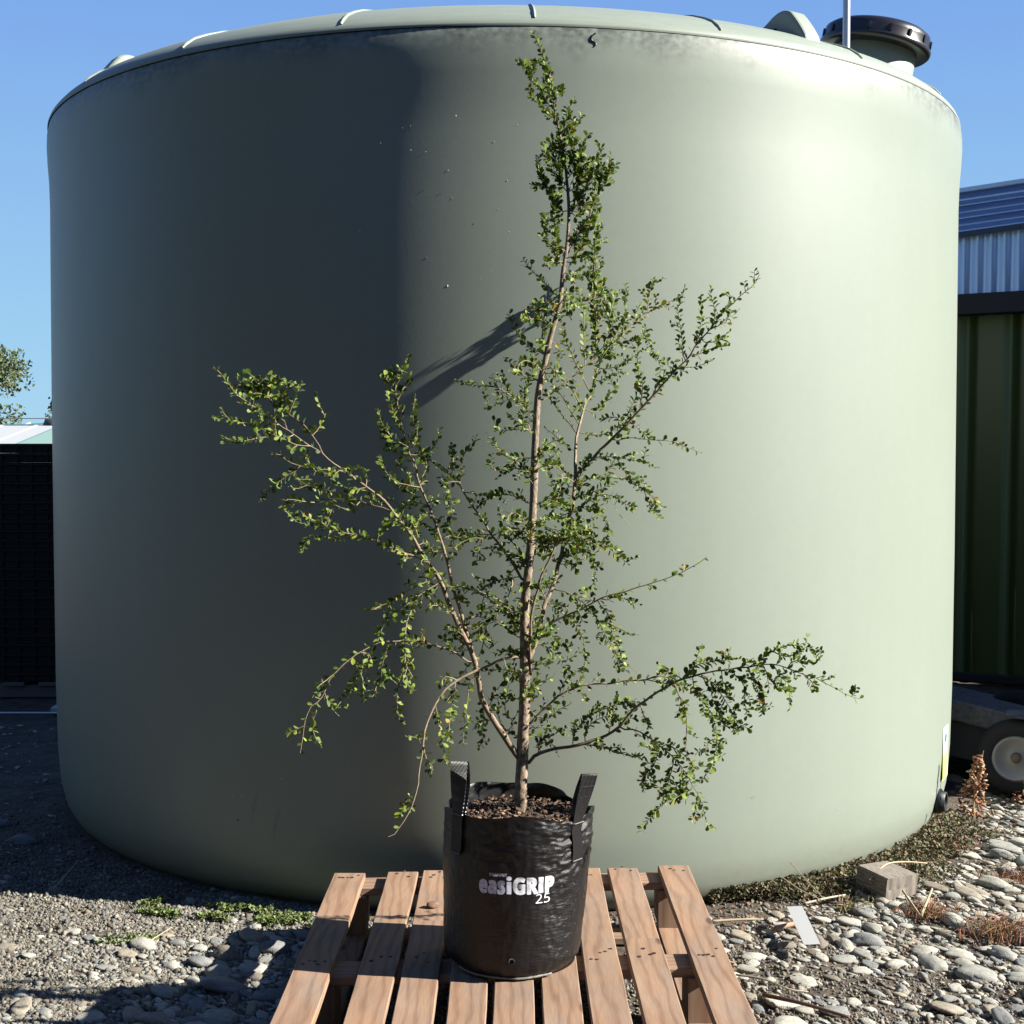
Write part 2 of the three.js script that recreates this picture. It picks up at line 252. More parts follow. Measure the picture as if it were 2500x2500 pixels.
{
  const tank = thing('water_tank', 'huge pale green round plastic water tank behind the potted tree', 'water tank', [TX, 0, TZ]);
  const prof = [[1.700, -.02], [1.722, .0], [1.745, .022], [1.768, .065], [1.784, .14], [1.792, .26], [1.797, .5], [1.80, 1.0], [1.80, 1.6], [1.798, 2.1], [1.7975, 2.28], [1.800, 2.38], [1.805, 2.45], [1.8075, 2.51], [1.806, 2.55], [1.801, 2.574], [1.796, 2.580], [1.785, 2.582]];
  const P = [], T = [], ix = [], n = 256;
  for (const [r, y] of prof) for (let i = 0; i <= n; i++) { const a = i / n * 360 - 180, w = r + .0035 * N(a * .02, y * .8, 1) * sm(0, .3, y); P.push(...around(w, a, y).toArray()); T.push(a / 180 + .5, y / 2.62); }
  for (let j = 0; j < prof.length - 1; j++) for (let i = 0; i < n; i++) { const a = j * (n + 1) + i; ix.push(a, a + 1, a + n + 2, a, a + n + 2, a + n + 1); }
  part('wall', geom(P, T, ix), tankMat, tank);
  const roof = part('roof', sheet(200, 30, (u, v) => { const f = v * (roofProfile.length - 1), k = Math.min(roofProfile.length - 2, Math.floor(f)), r = roofProfile[k][0] + (roofProfile[k + 1][0] - roofProfile[k][0]) * (f - k), y = roofProfile[k][1] + (roofProfile[k + 1][1] - roofProfile[k][1]) * (f - k); return around(r, u * 360 - 180, y).toArray(); }, (u, v) => [u * 11, v * 1.8]), roofMat, tank);
  for (let k = 0; k < 20; k++) { const a = 3 + 18 * k, pts = [1.793, 1.775, 1.74, 1.69, 1.62, 1.5].map(r => around(r, a, roofY(r) + .0005)); part('rib', tube(pts, [.0045, .006, .006, .005, .004, .002], 8), roofMat, roof); }
  // moulded lifting lugs standing on the shoulder
  const lugShape = new THREE.Shape(); lugShape.moveTo(-.115, -.05); lugShape.lineTo(-.11, .0); lugShape.quadraticCurveTo(-.05, .02, .0, .052); lugShape.quadraticCurveTo(.03, .068, .05, .052); lugShape.quadraticCurveTo(.075, .02, .095, -.02); lugShape.lineTo(.11, -.07); lugShape.lineTo(-.115, -.05);
  for (const [a, drop] of [[33.5, .022], [-52, .055], [122, 0], [-150, 0]]) {
    const g = new THREE.ExtrudeGeometry(lugShape, { depth: .05, bevelEnabled: true, bevelThickness: .012, bevelSize: .012, bevelSegments: 3, curveSegments: 10 }); g.translate(0, 0, -.025); g.scale(1.3, 1.1, 1);
    const m = part('lifting_lug', g, roofMat, tank), p = around(1.60, a, roofY(1.60) - .004 - drop); m.position.copy(p); m.rotation.y = (a - 90) * Math.PI / 180;
    part('lug_hole', move(new THREE.CylinderGeometry(.007, .007, .078, 14).rotateX(Math.PI / 2), .015, .022, 0), std(lin(.015, .015, .015), .8), m);
  }
  // manhole: neck leaning with the roof slope, black screw lid
  const neck = part('manhole_neck', lathe([[.165, -.12], [.165, .015], [.172, .03], [.165, .045], [.165, .29], [.0, .29]], 48), roofMat, tank);
  const np = around(1.45, 82, roofY(1.45)); neck.position.copy(np); neck.rotation.set(0, 0, 0); neck.quaternion.setFromUnitVectors(V(0, 1, 0), V(Math.sin(1.43) * .19, 1, Math.cos(1.43) * .19).normalize());
  const lidMat = std(lin(.012, .011, .013), .28);
  const lid = part('lid', lathe([[.166, .225], [.207, .225], [.217, .235], [.219, .247], [.211, .258], [.212, .28], [.206, .30], [.19, .312], [.15, .32], [.0, .328]], 64), lidMat, neck);
  for (let k = 0; k < 16; k++) { const q = around(.213, k * 22.5, .27), b = new THREE.BoxGeometry(.009, .028, .008); b.rotateY(k * 22.5 * Math.PI / 180); part('lid_rib', move(b, q.x, q.y, q.z), lidMat, lid); }
  // outlet, sticker
  const dark = std(lin(.012, .016, .02), .45);
  const outlet = part('outlet', lathe([[.0, -.02], [.045, -.02], [.045, .012], [.036, .016], [.036, .03], [.026, .03], [.026, -.0], [.0, -.0]], 32), dark, tank);
  outlet.position.copy(around(1.779, 62, .11)); outlet.quaternion.setFromUnitVectors(V(0, 1, 0), around(1, 62, 0));
  part('hex_nut', move(new THREE.CylinderGeometry(.04, .04, .014, 6), 0, .012, 0), dark, outlet);
  const c = document.createElement('canvas'); c.width = 128; c.height = 256; const x = c.getContext('2d');
  x.fillStyle = '#e6e8ea'; x.fillRect(0, 0, 128, 256); x.fillStyle = '#cfe07a'; x.fillRect(0, 130, 128, 126); x.fillStyle = '#3f62b4'; x.beginPath(); x.ellipse(66, 56, 34, 24, 0, 0, 7); x.fill(); x.fillStyle = '#8a93a6'; for (let k = 0; k < 4; k++) x.fillRect(16, 92 + k * 10, 90 - k * 12, 3); x.fillStyle = '#7f9440'; for (let k = 0; k < 7; k++) x.fillRect(16, 150 + k * 14, 96 - (k % 3) * 18, 4);
  const ct = new THREE.CanvasTexture(c); ct.colorSpace = THREE.SRGBColorSpace;
  part('sticker', sheet(6, 1, (u, v) => around(1.7965, 62.0 + u * 3.4, .185 + v * .19).toArray()), std(0xffffff, .4, { map: ct }), tank);
  part('pen_mark', tube([[8.6, 2.560], [8.35, 2.556], [8.15, 2.546], [8.2, 2.538], [8.5, 2.533], [8.55, 2.526], [8.4, 2.522]].map(([a, y]) => around(1.8075, a, y)), Array(7).fill(.0022), 5, true, 20), dark, tank);
  // dried mud specks thrown on the wall
  const R = rng(5), bits = [];
  for (let k = 0; k < 150; k++) { const a = k < 80 ? -14 + R() * 26 : -40 + R() * 100, y = k < 80 ? 1.3 + R() * 1.15 : .2 + R() * 2.2, s = .0013 + .0022 * R() * R() + (R() < .05 ? .003 : 0), g = new THREE.IcosahedronGeometry(s, 0), q = around(1.797, a, y); g.scale(.7, .9, .45); g.rotateY(a * Math.PI / 180); bits.push(paint(move(g, q.x, q.y, q.z), R() < .55 ? [.5, .5, .46] : [.09, .08, .06])); }
  const sp = part('mud_specks', mergeGeometries(bits), std(0xffffff, .9, { vertexColors: true }), tank); sp.userData.kind = 'stuff';
}
solo('metal_pole', tube([V(0, 0, 0), V(0, 1.3, 0)], [.0125, .0125], 14), std(lin(.45, .47, .5), .3, { metalness: .8 }), 'thin grey metal pole standing on the tank roof before the black lid', 'pole', null, [TX + 1.135, 2.66, TZ + 1.16]);

// ---------------------------------------------------------------- wooden pallet
function woodTex(seed, knots) {
  const R = rng(seed), K = []; for (let k = 0; k < knots; k++) K.push([R(), R(), .012 + .02 * R(), R() * 9]);
  return tex(256, 1024, (u, v) => {   // u: 0.34 m round the board, v: 1.4 m along
    let x = u * .34, y = v * 1.4, off = 0, dark = 0, ring = 0;
    for (const [a, b, r] of K) { const dx = x - a * .34, dy = (y - b * 1.4) * .42, d = Math.hypot(dx, dy); off += .012 * Math.exp(-d * d / (r * r * 1.5)) * Math.sign(dx || 1); if (d < r * .62) { dark = Math.max(dark, sm(r * .62, r * .3, d)); ring = Math.sin(d * 2600); } }
    const g = (x + off) * 60 + fbm(x * 12, y * 2.2, seed, 3) * 3.2, line = .5 + .5 * Math.sin(g * 6.28 * .55), fine = fbm(x * 700, y * 16, seed + 3, 2), blot = fbm(x * 9, y * 4, seed + 9, 3);
    const late = Math.pow(line, 3); let k = 1 - .24 * late + .42 * fine + .34 * blot;
    let c = [.225 * k, (.138 - .010 * late) * k, (.086 - .010 * late) * k];
    const grey = clamp(.18 + 1.1 * fbm(x * 14, y * 5, seed + 20, 3)) * .55; const L = (c[0] + c[1] + c[2]) / 3; c = [c[0] + (L * 1.02 - c[0]) * grey, c[1] + (L - c[1]) * grey, c[2] + (L * .93 - c[2]) * grey];
    if (dark) c = [c[0] * (1 - .62 * dark) + .02 * ring * dark, c[1] * (1 - .7 * dark), c[2] * (1 - .72 * dark)];
    return c;
  }, true, [1 / .34, 1 / 1.4]);
}
const woodMats = [[3, 2], [8, 3], [14, 1], [23, 4]].map(([s, k]) => { const t = woodTex(s, k); return std(0xffffff, .82, { map: t, bumpMap: t, bumpScale: .0016 }); });
{
  const pal = thing('wooden_pallet', 'worn pine pallet with slatted top under the black planter bag', 'pallet', [0, 0, -3.15]);
  const boards = [[-.500, -.412], [-.349, -.264], [-.250, -.164], [-.138, -.055], [-.039, .048], [.065, .149], [.166, .249], [.273, .359], [.418, .505]];
  const nails = [], R = rng(4), rows = [[-.585, .1], [.055, .1], [.66, .1]];
  boards.forEach(([a, b], i) => {
    const back = -3.765 - .064 * ((a + b) / 2 + .5) + .008 * (R() - .5), front = -2.455 + .02 * (R() - .5), len = front - back, w = b - a, y = DECK - .010 + .0025 * (R() - .5);
    const g = beam(len, w, .020, .0022, 14, .0022, i + 2, [R(), R()]); const m = part('deck_board', g, woodMats[i % 4], pal); m.position.set((a + b) / 2, y, (front + back) / 2 + 3.15); m.rotation.y = (R() - .5) * .006; m.rotation.z = (R() - .5) * .02;
    for (const [z0] of rows) { const n = 3 + Math.floor(R() * 3); for (let k = 0; k < n; k++) { const nx = a + .014 + (w - .028) * ((k + .5 + (R() - .5) * .7) / n), nz = z0 - .064 * (nx + .5) + (R() - .5) * .07, q = new THREE.CylinderGeometry(.0030 + .0024 * R(), .0046, .0015, 8); nails.push(move(q, nx, y + .0105, nz)); } }
  });
  const nm = part('nails', mergeGeometries(nails), std(lin(.035, .028, .024), .6, { metalness: .4 }), pal); nm.userData.kind = 'stuff';
  const skew = .064;
  for (const [z0] of rows) { const g = beam(1.0, .095, .022, .002, 4, .0015, Math.round(z0 * 50) + 40, [R(), R()]); g.rotateY(Math.PI / 2 + skew * (z0 > .5 ? 0 : 1)); const m = part('stringer_board', g, woodMats[(z0 > 0) ? 1 : 2], pal); m.position.set(.0, DECK - .032, z0 - .032); }
  for (const x of [-.45, 0, .455]) {
    const bb = beam(1.27, .095, .020, .002, 6, .002, Math.round(x * 20) + 60, [R(), R()]); const m = part('bottom_board', bb, woodMats[(x > 0) ? 0 : 3], pal); m.position.set(x, .030, .02);
    for (const [z0] of rows) { const k = part('block', beam(.12, .092, DECK - .043 - .040, .003, 1, .001, 7, [R(), R()]), woodMats[2], pal); k.position.set(x, (.040 + DECK - .043) / 2, z0 - .032 - skew * x); }
  }
  for (const [z, x] of [[-.60, .21]]) { const m = part('bottom_board', beam(.95, .085, .018, .002, 4, .001, 80, [R(), R()]).rotateY(Math.PI / 2), woodMats[0], pal); m.position.set(0, .0115, z); }
}
solo('pebble', stoneGeo(33, 2, false).scale(.018, .009, .013), std(lin(.16, .09, .06), .8, { map: stoneTex }), 'small brown pebble lying on the pallet left of the bag', 'pebble', null, [-.205, DECK + .007, -3.47], .2);

// ---------------------------------------------------------------- planter bag
const bagH = th => .363 + .008 * Math.cos(th * 2 + .6) + .006 * Math.sin(th * 5 + 1) - .020 * Math.exp(-(((th - 2.2) / .5) ** 2)) + .012 * Math.exp(-(((th + 2.6) / .6) ** 2));
function bagR(th, h) {
  const rightness = Math.max(0, Math.sin(th)), foot = h < .05 ? .034 * (1 - Math.sqrt(clamp(1 - ((.05 - h) / .05) ** 2))) : 0;
  let r = .168 + .004 * Math.sin(h * 9) - foot - rightness * .020 * sm(.30, .03, h) + rightness * .006 * sm(.2, .36, h);
  const top = sm(.18, .34, h), side = .35 + .65 * sm(-.2, .9, th);
  r += .0045 * N(th * 2.2, h * 7, 1) + (.0032 * N(th * 2.4, h * 52 + 2.2 * N(th * 2, h * 8, 4), 2) + .0022 * N(th * 6, h * 90 + 1.5 * N(th * 5, h * 20, 7), 6)) * (.3 + 1.7 * top) * side + .0012 * N(th * 16, h * 34, 9);
  return r;
}
const bagP = (th, h, d = 0) => V((bagR(th, h) + d) * Math.sin(th), h, (bagR(th, h) + d) * Math.cos(th));
{
  const bag = thing('planter_bag', 'black woven plastic planter bag with white lettering standing on the pallet', 'planter bag', [BX, DECK, BZ]);
  const cv = document.createElement('canvas'); cv.width = 2048; cv.height = 1024; const x = cv.getContext('2d');
  x.fillStyle = '#0d0d10'; x.fillRect(0, 0, 2048, 1024);
  const R = rng(9);
  for (let k = 0; k < 5200; k++) { const v = 8 + R() * 20; x.fillStyle = `rgba(${v},${v},${v + 2},.5)`; x.fillRect(R() * 2048, R() * 1024, 6 + R() * 40, 1 + R() * 2); }
  for (let k = 0; k < 70; k++) { const u = 1024 + 160 + R() * 330, v = 1024 - R() * 620; x.fillStyle = `rgba(150,150,150,${.25 + .5 * R()})`; x.fillRect(u, v, 1 + R() * 3, 2 + R() * 9); }
  for (let k = 0; k < 900; k++) { x.fillStyle = `rgba(96,84,66,${.12 * R()})`; x.beginPath(); x.ellipse(R() * 2048, 1024 - R() * R() * 170, 4 + R() * 16, 1 + R() * 4, 0, 0, 7); x.fill(); }
  // print: 1 m round the bag = 1950 px, 1 m up = 2768 px
  const PX = 1950, PY = 2768, cx = 1024, row = h => 1024 - h * PY;
  const write = (s, x0, width, h0, cap, font, wt, col) => { x.save(); x.font = font; const w = x.measureText(s).width; x.translate(cx + x0 * PX, row(h0)); x.scale(width * PX / w, cap * PY / 73); x.fillStyle = x.strokeStyle = col; x.lineWidth = wt; x.lineJoin = 'round'; x.fillText(s, 0, 0); if (wt) x.strokeText(s, 0, 0); x.restore(); };
  write('eas', -.0865, .060, .2030, .0355, 'bold 100px sans-serif', 8, '#b9bfd2'); x.fillStyle = '#c4c9d8'; x.fillRect(cx - .0235 * PX, row(.2295), .0105 * PX, .0275 * PY); x.beginPath(); x.ellipse(cx - .0182 * PX, row(.2365), .0058 * PX, .0050 * PY, 0, 0, 7); x.fill();
  write('GR', -.0105, .0545, .2030, .0345, 'bold 100px sans-serif', 9, '#d4d8e0'); write('P', .0595, .0250, .2030, .0345, 'bold 100px sans-serif', 9, '#d4d8e0'); x.fillRect(cx + .0462 * PX, row(.2385), .0115 * PX, .0365 * PY);
  write('EGMONT', -.0625, .040, .2405, .0065, 'bold 100px sans-serif', 5, '#a4a6ae'); write('25', .0385, .0385, .1795, .0205, '100px sans-serif', 0, '#d4d8e0');
  for (let k = 0; k < 420; k++) { x.fillStyle = 'rgba(22,22,26,.55)'; x.fillRect(cx - 200 + R() * 420, row(.25) + R() * 240, 2 + R() * 12, 1); }
  const map = new THREE.CanvasTexture(cv); map.colorSpace = THREE.SRGBColorSpace; map.wrapS = THREE.RepeatWrapping;
  const weave = tex(512, 512, (u, v) => .5 + .16 * Math.sin(u * 6.28 * 64) * Math.sin(v * 6.28 * 64) + .5 * fbm(u * 9, v * 30, 3, 3), false, [6, 2.2]);
  const mat = new THREE.MeshPhysicalMaterial({ map, roughness: .36, bumpMap: weave, bumpScale: .0014, specularIntensity: .8 });
  const inner = std(lin(.008, .008, .009), .5);
  part('wall', sheet(260, 130, (u, v) => { const th = (u - .5) * Math.PI * 2; return bagP(th, v * bagH(th)).toArray(); }, (u, v) => [u, v * bagH((u - .5) * Math.PI * 2) / .37]), mat, bag);
  part('lining', sheet(160, 20, (u, v) => { const th = (u - .5) * Math.PI * 2, H = bagH(th); return bagP(th, H - v * .09, -.0025 * Math.min(1, v * 20) + .0022 * N(th * 7, v * 4, 5)).toArray(); }), inner, bag);
  part('base', new THREE.CircleGeometry(.135, 48).rotateX(-Math.PI / 2).translate(0, .002, 0), inner, bag);
  const welt = []; for (let k = 0; k <= 60; k++) { const th = -1.0 + k / 60 * 1.55; welt.push(bagP(th, .008, .004 + .0012 * N(k * .7, 1))); } part('base_seam', tube(welt, welt.map((_, i) => .0028 + .0008 * N(i * .9, 3)), 6), std(lin(.10, .095, .08), .6), bag);
  // carrying straps: sewn outside, folded at the top, tail inside the bag
  const strapBump = tex(128, 128, (u, v) => .5 + .5 * Math.sin((u * 1 + v * .35) * 6.28 * 8), false, [40, 40]);
  const strapMat = std(lin(.014, .014, .016), .36, { bumpMap: strapBump, bumpScale: .0016 });
  const strap = (th, wid, lean, top, twist) => {
    const t = V(Math.cos(th), 0, -Math.sin(th)), o = V(Math.sin(th), 0, Math.cos(th)), H = bagH(th), path = [], w = [], low = H - .095;
    const pt = (h, out, side, tw = 0) => { path.push(o.clone().multiplyScalar(out).add(t.clone().multiplyScalar(side)).add(V(0, h, 0))); w.push(t.clone().multiplyScalar(Math.cos(tw)).add(o.clone().multiplyScalar(Math.sin(tw))).multiplyScalar(wid / 2)); };
    for (const f of [0, .25, .5, .75, 1]) { const h = low + (H - low) * f; pt(h, bagR(th, Math.min(h, H)) + .0035, 0); }
    for (const f of [.2, .4, .6, .8, .93, 1]) pt(H + top * f, bagR(th, H) + .003 + lean * f * .75 + (f > .9 ? -.001 : 0), lean * f * .55, twist * f);
    for (const f of [1.01, .95, .75, .5, .2, 0, -.25]) pt(H + top * f * .985, bagR(th, H) - .005 + .003 * f - .005 * Math.sin(Math.PI * clamp(f)) + lean * f * .75, lean * f * .55, twist * Math.max(0, f));
    const m = part('strap', ribbon(path, w, .0022), strapMat, bag);
    for (const h of [low + .004, H - .006]) { const s = []; for (let k = 0; k <= 10; k++) { const side = (k / 10 - .5) * wid * .9; s.push(o.clone().multiplyScalar(bagR(th, h) + .0052).add(t.clone().multiplyScalar(side)).add(V(0, h, 0))); } part('stitching', tube(s, s.map(() => .0009), 5), std(lin(.16, .15, .14), .7), m); }
  };
  strap(.88, .036, .030, .104, .75); strap(-.92, .038, -.008, .112, -.95);
  const eye = part('drain_hole', new THREE.TorusGeometry(.0062, .0018, 8, 20), strapMat, bag), e = bagP(-.075, .052, .0015); eye.position.copy(e); eye.rotation.set(.1, -.075, 0);
  part('hole', new THREE.CircleGeometry(.0058, 18), std(lin(.002, .002, .002), .9), eye);
}
const SOIL = DECK + .325;
{
  const R = rng(41), bits = [];
  bits.push(paint(sheet(40, 12, (u, v) => { const a = u * Math.PI * 2, r = v * .166; return [r * Math.cos(a), .006 * N(r * 40, a * 3, 2) + .012 * sm(.1, .0, r), -r * Math.sin(a)]; }), [.022, .015, .010]));
  for (let k = 0; k < 900; k++) { const a = R() * 6.283, r = Math.sqrt(R()) * .158, b = new THREE.BoxGeometry(.005 + .018 * R() * R(), .0012 + .002 * R(), .003 + .005 * R()); b.rotateX((R() - .5) * 1.4); b.rotateZ((R() - .5) * 1.2); b.rotateY(R() * 6.3); const t = R(), c = t < .13 ? [.20, .13, .075] : t < .4 ? [.12, .065, .038] : [.045, .028, .018]; const g = move(b, r * Math.cos(a), .004 + .012 * R() + .01 * sm(.1, .0, r), -r * Math.sin(a)); bits.push(paint(g, c)); }
  const m = solo('potting_mix', mergeGeometries(bits.map(b => b.index ? b.toNonIndexed() : b)), std(0xffffff, .95, { vertexColors: true }), 'brown bark chip potting mix inside the black planter bag', 'potting mix', null, [BX, SOIL, BZ]); m.userData.kind = 'stuff';
}
